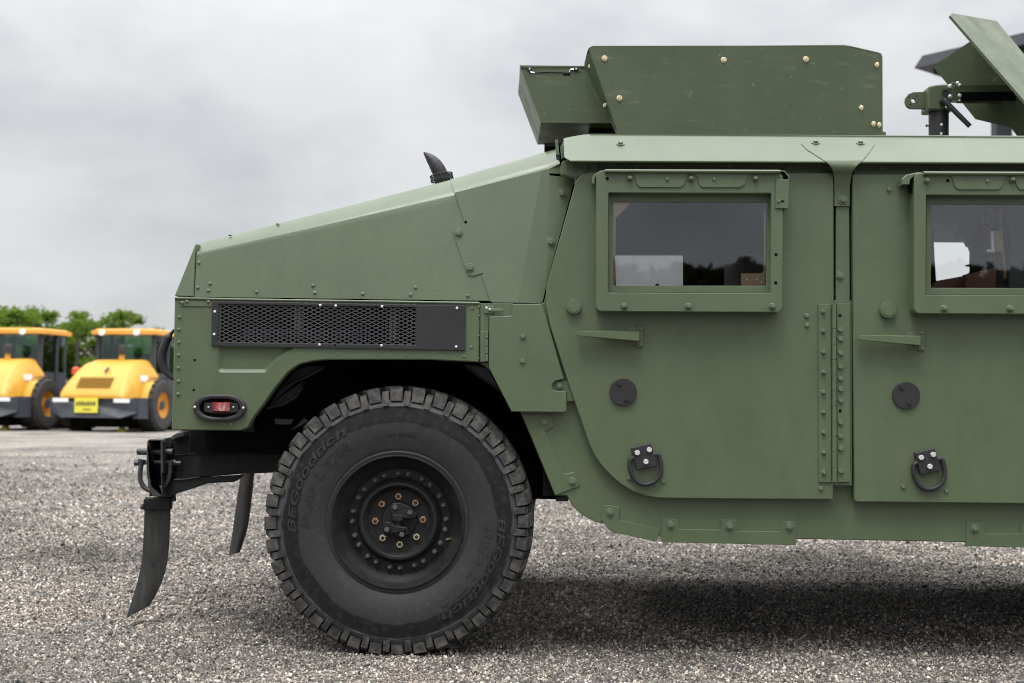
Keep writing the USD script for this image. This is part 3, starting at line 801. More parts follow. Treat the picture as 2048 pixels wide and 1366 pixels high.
# flange behind the arch, and the strips along the sill
def strip(pts, bl, y=yB - .005, name="sill_strip"):
    s = obj(name, plate(pts, y, 0.012, bevel=.0015, r=.0012), PAINT, TRUCK)
    bolts(s, "hex", 0.0148, bl, y)
    return s
strip([(1043, 828), (1102, 829), (1104, 834), (1109, 850), (1107, 854), (1090, 862), (1128, 946), (1132, 948), (1147, 944), (1151, 946), (1160, 968), (1158, 973), (1111, 991)], [(1088.6, 844), (1144.6, 962.5)], name="arch_flange")
strip([(1206, 1010), (1238, 1013), (1240, 1016), (1236.8, 1039), (1318, 1057), (1318.5, 1066), (1313.5, 1083.5), (1221, 1063), (1202, 1040)], [(1220.4, 1024.5)])
strip([(1323.5, 1036), (1356.6, 1038), (1356.6, 1058.7), (1441, 1060.5), (1441.8, 1039), (1474.6, 1039.4), (1475, 1061.7), (1560.6, 1063.5), (1562, 1042), (1593.7, 1042.3), (1593, 1090.4), (1323, 1085.3)], [(1341, 1049.4), (1459, 1052), (1578.7, 1053)])
strip([(1933, 1043.5), (1968, 1044), (1968, 1066.5), (2040, 1068), (2041, 1048), (2076, 1049), (2077, 1071), (2340, 1078), (2340, 1103), (1932, 1093)], [(1949.7, 1057), (2058, 1059)])
obj("jack_lug", plate(cF((628, 1088), (690, 1076), (692, 1108), (630, 1108)), 0.08, 0.06), BLACK, TRUCK)

obj("door_seal", plate([(1075, 345), (1172, 345), (1120, 604), (1050, 606)], 0.115, 0.004, bevel=0), DARK, TRUCK)

# ------------------------------------------------------------------ doors
def shift(pts, d):
    return [(a + d[0], b + d[1]) for a, b in pts]


DOOR1 = cE((1590, 250), (1510, 266), (1462, 330)) + [(1093.2, 570), (1091.8, 584)] + cF((581, 130), (600, 228), (700, 540), (800, 828), (828, 885), (860, 930), (902, 975), (950, 1018), (1010, 1055), (1080, 1080), (1130, 1089), (1180, 1092)) + cN((1000, 1048)) + cO((404, 1052)) + [(1668, 967), (1667.2, 345.5)]
DOOR2 = [(1705, 347.4), (1706.5, 700), (1709.3, 1000)] + cO((545, 1066)) + [(2040, 1007), (2290, 1011), (2290, 352)]
WIN = [(1192.7, 341.0), (1566.5, 344.5), (1564.8, 624.5), (1192.7, 622.5)]
HOLE1 = [(1216.8, 385.2), (1542.6, 386.4), (1541.8, 586.6), (1215.8, 585.2)]
HOLE2 = [(1226.5, 403.5), (1535.5, 404.3), (1532.5, 571.6), (1226.2, 571.3)]
SCALLOP = cL((432, 78), (1808, 84), (1808, 112), (1572, 112), (1556, 122), (1548, 150), (1535, 188), (1512, 208), (1490, 216), (1205, 216), (1186, 206), (1173, 185), (1163, 140), (1152, 118), (1138, 110), (1092, 110), (1078, 120), (1070, 150), (1060, 186), (1042, 208), (1020, 216), (718, 214), (698, 206), (682, 186), (674, 150), (665, 120), (640, 107), (432, 104))
yW = -0.060


def window_unit(door, d, first):
    wf = lambda pts: shift(pts, d)
    obj("window_frame", plate(wf(WIN), yW, -yW - .001, holes=[poly_px(wf(HOLE1), yW, r=.003)], r=.020, bevel=.002), PAINT, door)
    obj("window_ledge", plate(shift(wf(HOLE1), (0, 0)), -0.024, 0.020, holes=[poly_px(wf(HOLE2), -0.024, r=.002)], bevel=.0012), PAINT, door)
    obj("pane", plate(wf(HOLE2), -0.019, 0.006, bevel=0), GLASS, door, smooth=False)
    obj("rain_trim", plate(wf(SCALLOP), yW - .0045, 0.0042, bevel=.001), PAINT, door)
    a, b = wf(cL((432, 76)))[0], wf(cL((1808, 82)))[0]
    sec = [(yW, .002), (yW - .012, -.0005), (yW - .0165, -.005), (yW - .0150, -.0105), (yW, -.0125)]
    pa, pb = P(*a, yW), P(*b, yW)
    obj("rain_lip", hull([(p[0], y, p[2] + z) for p in (pa, pb) for y, z in sec]), PAINT, door, smooth=60)
    if first:
        obj("trim_corner", plate(wf(cL((331, 187), (331, 138), (352, 110), (385, 94), (432, 84), (432, 94), (390, 104), (366, 124), (352, 150), (352, 187))), yW + .006, 0.035, bevel=.0015), PAINT, door)
        obj("trim_gap", plate(wf(cL((1810, 88), (1846, 94), (1876, 126), (1880, 148), (1812, 140))), yW + .008, 0.03), DARK, door)
        obj("trim_corner", plate(wf(cL((1808, 82), (1852, 86), (1884, 122), (1886, 152), (1878, 152), (1874, 128), (1846, 94), (1808, 92))), yW - .004, 0.04, bevel=.001), PAINT, door)
        obj("side_bracket", join(plate(wf(cL((1780, 148), (1883, 152), (1877, 382), (1775, 378))), yW - .006, 0.005, r=.002, bevel=.001), plate(wf(cL((1842, 380), (1876, 380), (1842, 402))), yW + .004, .03)), PAINT, door)
        bolts(door, "pan", 0.0062, wf(cL((1800, 325))), yW - .006)
        obj("slot", plate(wf(cL((1818, 317), (1845, 317), (1845, 333), (1818, 333))), yW - .0065, .002, bevel=0), DARK, door)
        bolts(door, "nut", 0.0125, wf(cL((628, 144), (1110, 148), (1617, 148))), yW - .0005)
        bolts(door, "head", 0.0066, wf(cL((925, 149), (1293, 151))), yW - .0045)
        bolts(door, "nut", 0.0125, wf(cL((584, 1153), (1089, 1154), (1750, 1156))), yW)
        bolts(door, "hole", 0.0058, wf(cL((451, 147), (1780, 745), (1778, 967))), yW, DARK, name="bolt_hole")
    else:
        obj("trim_corner", plate(cM((1088, 194), (1088, 150), (1122, 116), (1205, 98), (1242, 98), (1242, 112), (1195, 118), (1155, 150), (1146, 192)), yW + .002, 0.045, bevel=.002), PAINT, door)
        obj("trim_gap", plate(cM((1150, 185), (1160, 150), (1195, 120), (1245, 118), (1205, 135), (1185, 165), (1182, 260), (1155, 255)), yW + .02, 0.02), DARK, door)
        bolts(door, "nut", 0.0125, cM((1281, 162), (1953, 157)), yW - .0005)
        bolts(door, "head", 0.0066, cM((1758, 162)), yW - .0045)
        bolts(door, "nut", 0.0125, cM((1419, 1172), (1938, 1173)) + [(2186, 619)], yW)
        bolts(door, "hole", 0.0058, cM((1447, 162)), yW, DARK, name="bolt_hole")


def fittings(door, hd, dd, rd, first):
    # handle
    fr = [P(a, b, -0.044) for a, b in shift(cF((735, 262), (752, 259), (880, 258), (1045, 266), (1045, 304), (900, 291), (750, 278), (735, 274)), hd)]
    bk = [P(a, b, -0.018) for a, b in shift(cF((738, 264), (754, 261), (880, 262), (1045, 270), (1045, 300), (900, 287), (752, 276), (738, 272)), hd)]
    mid = [P(a, b, -0.032) for a, b in shift(cF((733, 259), (752, 256), (880, 252), (1048, 258), (1048, 308), (900, 294), (750, 281), (733, 277)), hd)]
    obj("handle", join(hull(fr + mid), hull(mid + bk)), PAINT, door, smooth=30)
    c = P(*shift(cF((1012, 284)), hd)[0], 0)
    obj("handle_mount", join(place(lathe([(0.032, 0), (0.032, .004), (0.030, .005), (0, .005)], 32), c), place(lathe([(0.016, 0), (0.013, .03), (0, .03)], 20), c), plate(shift(cF((1035, 228), (1069, 234), (1069, 334), (1035, 338)), hd), -0.008, 0.008, r=.002)), PAINT, door)
    bolts(door, "pan", 0.0062, shift(cF((1055, 244), (1055, 322)), hd), -0.008)
    # round cover plate
    c = P(*shift(cF((966, 560)), dd)[0], 0)
    obj("round_cover", place(lathe([(0.0465, 0), (0.0465, .009), (0.0450, .0105), (0, .0105)], 48), c), BLACK, door)
    bolts(door, "head", 0.0075, shift(cF((948, 519), (983, 597)), dd), -0.0105, BLACK)
    # lashing ring
    obj("ring_plate", plate(shift(cF((1007, 840), (1105, 817), (1137, 930), (1037, 950)), rd), -0.020, 0.020, bevel=.002), BLACK, door)
    sp = spline([P(a, b, -0.012) for a, b in shift(cF((1040, 886), (1012, 893), (1000, 908), (1002, 945), (1022, 992), (1052, 1018), (1090, 1022), (1128, 1005), (1152, 972), (1157, 935), (1150, 890), (1140, 872), (1118, 874)), rd)], 60)
    obj("lashing_ring", tube(sp, 0.0074, 12), BLACK, door, smooth=60)
    bolts(door, "head", 0.0098, shift(cF((1037, 864), (1097, 849), (1080, 909)), rd), -0.020, SILVER)


FDOOR = obj("door", plate(DOOR1, 0.0, 0.030, holes=[poly_px(HOLE2, 0.0, r=.002).buffer(.004)], r=.003, bevel=.0025), PAINT, TRUCK, label="front door")
window_unit(FDOOR, (0, 0), True)
fittings(FDOOR, (0, 0), (0, 0), (0, 0), True)
obj("hinge_stop", place(lathe([(0.026, 0), (0.026, .016), (0.0245, .0185), (0.0195, .0185), (0.0185, .0205), (0, .0205)], 36), P(1147.7, 614, 0)), PAINT, FDOOR)
bolts(FDOOR, "pan", 0.0088, [(1613.5, 632), (1614, 650.6)], 0.0)
bolts(FDOOR, "head", 0.0075, cF((995, 990), (1168, 1007)) + cO((333, 986)), 0.0)
RDOOR = obj("door", plate(DOOR2, -0.003, 0.033, holes=[poly_px(shift(HOLE2, (635.5, 4.6)), 0.0, r=.002).buffer(.004)], r=.004, bevel=.0025), PAINT, TRUCK, label="rear door")
window_unit(RDOOR, (635.7, 4.4), False)
fittings(RDOOR, (562.8, 8.6), (565, 7), (567.5, 9.7), False)
obj("hinge_stop", place(lathe([(0.0275, 0), (0.0275, .016), (0.026, .0185), (0.0205, .0185), (0.0195, .0205), (0, .0205)], 36), P(1774.3, 621, -.003)), PAINT, RDOOR)
bolts(RDOOR, "head", 0.0085, cM((985, 232)), -0.003)
bolts(RDOOR, "head", 0.0075, cO((815, 975), (1068, 1001)), -0.003)
# window liners, seen through the glass
obj("window_liner", plate(cL((495, 330), (645, 330), (520, 455), (514, 700), (512, 995), (495, 995)), -0.008, 0.004, bevel=0), TAN, FDOOR)
obj("window_liner", plate(cL((1505, 893), (1665, 893), (1684, 870), (1684, 395), (1700, 395), (1715, 995), (1505, 995)), -0.006, 0.004, bevel=.001), TAN, FDOOR)
bolts(FDOOR, "pan", 0.003, cL((1551, 940), (1627, 940), (1662, 962)), -0.006, SILVER, name="screw")

# hinge between the doors, and the pillar
yH = -0.010
obj("door_seal", plate([(1663, 343), (1709, 343), (1710.5, 996), (1704, 996), (1703.5, 964), (1663, 964)], 0.031, 0.003, bevel=0), DARK, TRUCK)
obj("pillar", plate([(1672, 345), (1698.5, 345), (1700, 600), (1704.5, 604), (1704.5, 972), (1664, 972), (1664, 604), (1671.5, 600)], 0.010, 0.03, bevel=.002), PAINT, TRUCK)
HINGE = obj("door_hinge", plate(cO((318, -94), (392, -94), (395, 951), (323, 951)), yH + .004, .006, bevel=.001), PAINT, TRUCK)
obj("hinge_leaf", plate(cO((428, -100), (503, -100), (505, 949), (430, 951)), yH + .006, .012, bevel=.001), PAINT, HINGE)
obj("hinge_backing", plate(cO((410, 900), (514, 900), (514, 970), (412, 970)), .004, .012, bevel=.001), PAINT, TRUCK)
edges_ = [-96, 52, 142, 232, 322, 412, 502, 592, 682, 772, 862, 950]
for a, b in zip(edges_[:-1], edges_[1:]):
    obj("hinge_knuckle", tube([P(*cO((411 + a * .002, a + 1.2))[0], yH), P(*cO((411 + b * .002, b - 1.2))[0], yH)], 0.0078, 14), PAINT, HINGE)
bolts(HINGE, "nut", 0.0088, [(1646.3, 624), (1646.3, 663)] + cO((348, 190), (348, 308), (348, 425), (349, 542), (349, 661), (350, 778), (350, 897)), yH + .004)
bolts(HINGE, "head", 0.0090, [(1680.5, 659.5)] + cO((448, 110), (448, 193), (448, 273), (448, 342), (449, 405), (449, 471), (449, 601), (449, 681), (449, 753), (449, 885)), yH + .006)
bolts(HINGE, "hole", 0.0055, [(1680, 631)] + cO((447, 533)), yH + .006, DARK, name="bolt_hole")
bolts(BODY, "hex", 0.0145, cM((597, 913)), 0.010)
# ------------------------------------------------------------------ roof
zT, zB = P(1500, 269.5, 0.15)[2], P(1500, 321.8, -0.030)[2]
roof_y = lambda z: -0.030 + 0.180 * (z - zB) / (zT - zB)


def PR(px, py, dy=0.0):
    y = 0.05
    for _ in range(5):
        y = roof_y(P(px, py, y)[2]) + dy
    return P(px, py, y)


rp = Polygon([PR(a, b)[[0, 2]] for a, b in cZ((372, 132), (450, 112), (690, 70), (780, 66)) + [(1500, 269.2), (2048, 271.5), (2470, 274)] + [(2470, 327.5), (2048, 324.5), (1500, 322.2)] + cZ((640, 488), (480, 480), (410, 448), (380, 415))])
cx0 = float((P(1180, 200, .5)[0] + P(1770, 200, .5)[0]) / 2)
def HATCH(x0, x1, y0, y1):
    """A roof sheet with the gunner's hatch left open, as four pieces."""
    return [(x0, cx0 - .38, y0, y1), (cx0 + .38, x1, y0, y1), (cx0 - .38, cx0 + .38, y0, .70), (cx0 - .38, cx0 + .38, 1.42, y1)]
xa, xb = P(1180, 270, .15)[0], P(2470, 274, .15)[0]
roof = join(slab(rp, 0.012, 0.001, depth=lambda x, z: roof_y(z)), *[bx(*q, zT - .03, zT - .002) for q in HATCH(xa, xb, .14, 1.98)])
far = slab(rp, 0.012, 0.001, depth=lambda x, z: roof_y(z)); far.vertices[:, 1] = 2.12 - far.vertices[:, 1]; far.invert()
ROOF = obj("roof", join(roof, far), PAINT, TRUCK)
obj("roof_lip", tube([PR(a, b, .003) for a, b in ((1139, 322.3), (1500, 323.6), (2048, 326), (2470, 329))], 0.0045, 8), PAINT, ROOF, smooth=60)
nr = (0, -1, 1.55)
for a, b in [(1241, 288.5), (1631.3, 285.8), (1721.2, 286.5)]:
    obj("bolt", place(bolt("hex", 0.0148), PR(a, b, -.004 if a > 1500 else 0), nr), PAINT_BOLT, ROOF)
bolts(BODY, "hex", 0.014, [(1191, 332), (1274, 333), (1455.8, 334), (1579, 336), (1761, 337.6), (1883.5, 338.5), (2100, 340)], yB)
# strap from the roof to the pillar
up = Polygon([PR(a, b, -.004)[[0, 2]] for a, b in cJ((405, 897), (985, 903), (940, 968), (886, 1033), (592, 1033), (450, 943))])
L = cJ((592, 1030), (622, 1058), (645, 1090), (658, 1120), (665, 1152), (666, 1220)) + [(1669, 380), (1669, 412)]
R = cJ((888, 1030), (852, 1062), (825, 1092), (808, 1120), (802, 1152), (790, 1220)) + [(1699.5, 380), (1699, 412)]
ys = [-0.036, -0.043, -0.041, -0.030, -0.014, 0.001, 0.004, 0.004]
rows = [np.array([P(*lerp(l, r, t), y) for t in np.linspace(0, 1, 5)]) for l, r, y in zip(L, R, ys)]
rows2 = [r + (0, .005, 0) for r in rows]
strap = join(slab(up, .006, .001, depth=lambda x, z: roof_y(z) - .0045), loft(rows), loft(rows2[::-1]), loft([np.array([a[0], b[0]]) for a, b in zip(rows, rows2)]), loft([np.array([a[-1], b[-1]]) for a, b in zip(rows, rows2)]), loft([rows[-1], rows2[-1]]))
STRAP = obj("roof_strap", strap, PAINT, TRUCK, smooth=50)
bolts(STRAP, "hex", 0.0165, cM((620, 313)), 0.004)
# windscreen frame ends
obj("screen_bracket", plate(cZ((237, 156), (280, 150), (305, 395), (252, 392)), 0.02, 0.01, bevel=.0015), PAINT, TRUCK)
obj("screen_bracket", plate(cZ((322, 258), (372, 180), (384, 440), (335, 458)), 0.05, 0.01, bevel=.0015), PAINT, TRUCK)
obj("screen_bracket", plate(cZ((250, 396), (306, 396), (312, 478), (262, 470)), 0.025, 0.006), BLACK, TRUCK)
obj("pillar_plate", plate(cZ((330, 520), (380, 478), (748, 500), (748, 655), (560, 760), (540, 730), (440, 716), (352, 680)), yB - .004, .006, bevel=.001), PAINT, TRUCK)

# ------------------------------------------------------------------ gun turret
yT = 0.50
main_px = cI((700, 150), (712, 138), (735, 130)) + cJ((0, 128), (400, 125), (740, 123), (790, 131), (1015, 182), (1036, 192), (1046, 212), (1048, 800), (1072, 808), (1078, 900), (0, 900)) + cI((955, 880))
xf = P(1697, 200, yT)[0]
tdepth = lambda x, z: yT + max(0.0, x - xf) * 0.55
def PT(px, py):
    y = yT
    for _ in range(6):
        y = tdepth(P(px, py, y)[0], 0)
    return P(px, py, y)


tp = Polygon([PT(a, b)[[0, 2]] for a, b in main_px]).buffer(0)
tl = tp.intersection(shapely.box(-5, -5, xf, 5)); tr = tp.difference(tl)
TURRET = obj("turret_shield", join(slab(tl, .008, 0, depth=tdepth), slab(tr, .008, 0, depth=tdepth)), PAINT_TURRET, TRUCK, smooth=12)
edge = [PT(a, b) for a, b in main_px[:9]]
edge = [np.array([p[0], tdepth(p[0], p[2]) - .0005 + .004, p[2]]) for p in edge]
obj("shield_edge", tube(edge, 0.0042, 6), PAINT_TURRET, TURRET, smooth=60)
fl = [P(*a, y) for a, y in zip(cI((697, 148), (690, 162), (664, 262), (664, 292), (905, 800), (930, 850), (958, 880)), (yT, yT + .004, yT + .075, yT + .08, yT + .08, yT + .06, yT))]
flb = [p + (0.004, 0.008, 0) for p in fl]
obj("shield_flange", ngon_prism(fl, flb), PAINT_TURRET, TURRET, smooth=False)
bolts(TURRET, "hex", 0.0112, cI((823, 223), (1762, 236), (940, 537)) + cJ((441, 230)), yT, BRASS)
for a, b in cJ((997, 275), (873, 614), (970, 741), (1014, 750)):
    q = PT(a, b)
    obj("bolt", place(bolt("hex", 0.0110), q, (-0.45, -1, 0)), BRASS, TURRET)
for (a, b), y in zip(cI((708, 282), (826, 592)), (yT + .045, yT + .05)):
    obj("bolt", place(bolt("hex", 0.0085), P(a, b, y), (-0.9, -1, 0.1)), BRASS, TURRET)
farT = slab(tp, .008, 0, depth=lambda x, z: 2.12 - tdepth(x, z)); obj("turret_shield", farT, PAINT_TURRET, TRUCK, smooth=12)
cx0 = float((P(1180, 200, yT)[0] + P(1770, 200, yT)[0]) / 2)
ringm = lathe([(0.50, 0), (0.50, .05), (0.44, .05), (0.44, 0)], 64); ringm.apply_transform(trimesh.geometry.align_vectors((0, -1, 0), (0, 0, 1))); ringm.apply_translation((cx0, 1.06, zT - .002))
obj("turret_ring", ringm, PAINT_TURRET, TRUCK, smooth=30)
# box hung on the front of the turret
yX = 0.60
near = [P(a, b, yX) for a, b in cI((160, 288), (900, 290), (1030, 733), (322, 731))]
farp = [P(*cI((142, 500))[0], yX + .44), near[1] + (-.017, .44, 0), near[2] + (-.017, .44, 0), P(*cI((295, 902))[0], yX + .44)]
BOX = obj("turret_box", ngon_prism(near, farp), PAINT_TURRET, TRUCK, smooth=False)
lid = [P(a, b, yX - .004) for a, b in cI((156, 278), (668, 283), (672, 294), (162, 296))]
obj("box_lid", ngon_prism(lid, [p + (-.012, .44, 0) for p in lid]), PAINT_TURRET, BOX, smooth=False)
obj("box_flap", plate(cI((208, 298), (640, 298), (640, 330), (556, 326), (552, 338), (300, 334), (236, 332)), yX - .002, .0016, bevel=.0005), PAINT_TURRET, BOX)
obj("box_slot", plate(cI((498, 342), (553, 342), (553, 359), (498, 359)), yX - .0006, .002, bevel=0), DARK, BOX)
bolts(BOX, "pan", 0.0092, cI((233, 309), (600, 309)), yX - .002, BLACK, name="latch_knob")
bolts(BOX, "pan", 0.0030, cI((233, 309), (600, 309)), yX - .008, SILVER, name="latch_tip")
for pts in (cI((233, 318), (242, 332), (272, 335)), cI((582, 310), (562, 308), (550, 318), (549, 332))):
    obj("latch_wire", tube([P(a, b, yX - .005) for a, b in pts], 0.0017, 6), SILVER, BOX)
obj("latch_wire", tube([P(a, b, yX - .003) for a, b in cI((272, 335), (400, 329), (505, 333))], 0.0009, 5), BLACK, BOX)
rx = [P(a, b, yX + .12) for a, b in cI((760, 742), (800, 728), (845, 726), (880, 760), (905, 820), (915, 860))]
obj("turret_cable", tube(spline(rx, 20), 0.012, 10), BLACK, TRUCK, smooth=60)
obj("turret_pad", ngon_prism([P(a, b, yX + .10) for a, b in cI((728, 738), (810, 730), (860, 760), (890, 830), (700, 830))], [P(a, b, yX + .30) for a, b in cI((728, 738), (810, 730), (860, 760), (890, 830), (700, 830))]), DARK, TRUCK, smooth=False)

# ------------------------------------------------------------------ gun mount behind the turret
yG = 1.00
POST = obj("mount_post", tube([P(*cK((625, 1340))[0], yG), P(*cK((625, 1020))[0], yG)], 0.041, 28), BLACK, TRUCK, smooth=40)
obj("post_collar", tube([P(*cK((625, 1022))[0], yG), P(*cK((625, 1000))[0], yG)], 0.049, 28), PAINT_TURRET, POST, smooth=40)
bolts(POST, "hole", 0.0052, cK((650, 1132), (648, 1215)), yG - .0405, SILVER, name="post_hole")
obj("post_pin", join(tube([P(*cK((512, 1144))[0], yG), P(*cK((548, 1147))[0], yG)], 0.003, 6), tube([P(*cK((509, 1144))[0], yG), P(*cK((520, 1144))[0], yG)], 0.006, 8)), BLACK, POST)
clamp = [(600, 775), (620, 766), (690, 764), (760, 775), (770, 900), (730, 935), (690, 960), (680, 1002), (528, 1002), (532, 985)]
MOUNT = obj("mount_clamp", join(plate(cK((535, 785), (600, 770), (690, 764), (760, 772), (775, 900), (720, 935), (690, 955), (690, 1000), (528, 1000), (530, 960)), yG - .05, .10, r=.008, bevel=.006)), PAINT_TURRET, TRUCK, smooth=30)
ear = poly_px(cK((536, 800), (510, 828), (480, 836), (395, 838), (352, 856), (326, 892), (322, 925), (335, 962), (362, 984), (395, 988), (536, 988)), yG - .01)
for (a, b), r in zip(cK((397, 915), (425, 877), (357, 888), (433, 940), (370, 953)), (.0098, .0032, .0032, .0032, .0032)):
    ear = ear.difference(circle_px(a, b, yG - .01, r))
em = slab(ear, .018, .001); em.apply_translation((0, yG - .01, 0))
obj("mount_ear", em, PAINT_TURRET, MOUNT)
obj("mount_block", plate(cK((748, 748), (800, 742), (822, 760), (818, 905), (745, 908)), yG - .06, .06, r=.002, bevel=.003), PAINT_TURRET, MOUNT)
for a, b in cK((728, 784), (800, 758), (728, 877), (816, 776), (816, 868)):
    obj("bolt", place(bolt("nut", 0.0082), P(a, b, yG - .062), (-.5, -1, .1)), SILVER, MOUNT)
obj("mount_bush", place(lathe([(.0145, 0), (.0145, .004), (.009, .004), (.009, .001), (0, .001)], 20), P(*cK((683, 844))[0], yG - .05)), BLACK, MOUNT)
obj("clamp_lever", tube([P(*cK((668, 902))[0], yG - .075), P(*cK((705, 945))[0], yG - .085), P(*cK((910, 1150))[0], yG - .10)], [.010, .0115, .0100], 12), BLACK, MOUNT, smooth=40)
obj("lever_boss", place(lathe([(.014, 0), (.014, .03), (0, .03)], 16), P(*cK((662, 925))[0], yG - .05)), BLACK, MOUNT)
# upper and lower rails that carry the gun shields
obj("shield_rail", hull([P(a, b, y) for y in (yG - .07, yG - .01) for a, b in cK((815, 778), (1402, 772), (1402, 832), (815, 838))]), PAINT_TURRET, TRUCK, smooth=False)
obj("shield_rail", hull([P(a, b, y) for y in (yG + .06, yG + .10) for a, b in cK((770, 915), (1420, 915), (1420, 945), (780, 940))]), PAINT_TURRET, TRUCK, smooth=False)
obj("shield_rail_web", hull([P(a, b, y) for y in (yG + .02, yG + .05) for a, b in cK((812, 836), (1402, 830), (1402, 915), (830, 920))]), DARK, TRUCK, smooth=False)


def tilted(pts, dep, t=.008):
    """A flat plate whose corners lie at these measurements and depths."""
    q = [P(a, b, y) for (a, b), y in zip(pts, dep)]
    n = np.cross(q[1] - q[0], q[2] - q[0]); n /= np.linalg.norm(n)
    if n[1] < 0:
        n = -n
    return ngon_prism(q, [p + n * t for p in q])


big = cK((730, 140), (748, 121), (1155, 190), (1720, 880), (1720, 1280))
def plane_depth(p0, p1, p2, pts):
    """Depths that put the measurements pts on the plane through three points in space."""
    n = np.cross(p1 - p0, p2 - p0)
    out = []
    for a, b in pts:
        d = ray(a, b)
        out.append((EYE + d * (np.dot(p0 - EYE, n) / np.dot(d, n)))[1])
    return out
p0, p1, p2 = P(*cK((730, 140))[0], 0.80), P(*cK((1155, 190))[0], 1.22), P(*cK((1720, 1280))[0], 0.52)
obj("gun_shield", tilted(big, plane_depth(p0, p1, p2, big), .010), PAINT_TURRET, TRUCK, smooth=False, label="upper gun shield plate, leaning")
low_ = cK((925, 368), (572, 603), (960, 1086), (1280, 1160), (1340, 1240), (1720, 1450), (1720, 900))
q0, q1, q2 = P(*cK((925, 368))[0], 1.10), P(*cK((572, 603))[0], 1.24), P(*cK((1280, 1160))[0], 1.06)
obj("gun_shield", tilted(low_, plane_depth(q0, q1, q2, low_), .010), PAINT_TURRET, TRUCK, smooth=False, label="rear gun shield plate, in shade")
# ------------------------------------------------------------------ inside and underneath
zS = P(1400, 1078, yB)[2]                        # sill
X0, X1 = P(1085, 600, .03)[0], 2.86
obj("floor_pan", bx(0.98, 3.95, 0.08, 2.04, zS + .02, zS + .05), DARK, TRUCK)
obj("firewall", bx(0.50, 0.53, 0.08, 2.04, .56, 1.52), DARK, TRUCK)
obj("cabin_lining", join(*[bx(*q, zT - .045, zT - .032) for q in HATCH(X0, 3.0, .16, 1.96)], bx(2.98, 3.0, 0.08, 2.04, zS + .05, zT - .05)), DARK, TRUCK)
# the far side, with the window seen through the rear door's pane
yR = 2.06
hole = poly_px(cR((297, 640), (300, 590), (318, 555), (420, 515), (530, 484), (545, 520), (640, 780), (632, 940), (575, 975), (320, 1022), (305, 820)), yR)
farw = Polygon([(.55, .56), (1.0, zS), (3.95, zS), (3.95, 1.32), (3.02, 1.34), (3.0, zT - .02), (.78, zT - .02), (.55, 1.25)])
fm = slab(farw.difference(hole), .03, 0); fm.apply_translation((0, yR, 0))
obj("far_side", fm, DARK, TRUCK)
ffen = slab(fpoly, .03, 0); ffen.vertices[:, 1] = 2.11 - ffen.vertices[:, 1]; ffen.invert(); obj("fender", ffen, PAINT, TRUCK)
obj("far_skin", (lambda s: (s.apply_translation((0, yR + .032, 0)), s)[1])(slab(farw.difference(hole), .006, 0)), PAINT, TRUCK)
obj("tail_deck", join(bx(3.0, 3.98, 0.06, 2.06, 1.30, 1.34), bx(3.95, 3.98, 0.06, 2.06, .62, 1.32), bx(2.96, 3.0, .06, 2.06, 1.32, zT - .03)), PAINT, TRUCK)
# inside things seen through the rear pane
obj("seat", join(bx(0.75, 1.25, 0.25, 0.75, .62, .95), bx(1.22, 1.34, 0.25, .75, .85, 1.42)), SEAT_BLACK, TRUCK)
obj("seat", join(bx(1.85, 2.35, 0.55, 0.95, .62, .95), bx(2.36, 2.46, 0.55, .95, .85, 1.25)), SEAT_BLACK, TRUCK)
def inside(name, pts, y0, y1, m, hole_=None):
    q = poly_px(cR(*pts), y0)
    if hole_:
        q = q.difference(poly_px(cR(*hole_), y0))
    s = slab(q, y1 - y0, .002); s.apply_translation((0, y0, 0))
    return obj(name, s, m, TRUCK)
inside("gear_rack", [(530, 500), (560, 480), (600, 520), (650, 500), (700, 380), (760, 400), (740, 560), (700, 640), (660, 640), (640, 720), (605, 715), (570, 650), (540, 625), (520, 640), (497, 620), (497, 590), (520, 575), (545, 585)], 1.80, 1.84, GREYPANEL)
inside("gear_rack", [(640, 640), (760, 560), (770, 900), (640, 940), (636, 890), (598, 886), (600, 876), (634, 874)], 1.6, 1.64, SEAT_BLACK)
inside("red_handle", [(715, 380), (842, 380), (842, 520), (775, 575), (725, 540)], 0.20, 0.22, REDBROWN, [(735, 395), (828, 395), (828, 510), (772, 552), (740, 530)])
inside("red_handle", [(758, 570), (785, 570), (782, 685), (762, 685)], 0.20, 0.22, REDBROWN)
inside("white_bracket", [(800, 580), (832, 580), (836, 768), (768, 768), (764, 740), (806, 738)], .18, .19, PAPER)
inside("tan_column", [(834, 580), (890, 575), (880, 380), (892, 380), (905, 580), (942, 1000), (925, 1000), (905, 760), (838, 764)], .22, .24, TAN)
inside("case", [(575, 965), (850, 900), (850, 1085), (575, 1085)], .14, .17, REDBROWN)
inside("case", [(310, 1030), (575, 978), (575, 1085), (270, 1085)], .22, .25, REDBROWN)
inside("seat_back", [(770, 800), (905, 762), (940, 1085), (852, 1085), (850, 900), (770, 915)], .26, .30, SEAT_BLACK)
inside("side_panel", [(930, 350), (1200, 350), (1300, 1085), (960, 1085), (985, 700)], .30, .32, GREYPANEL)

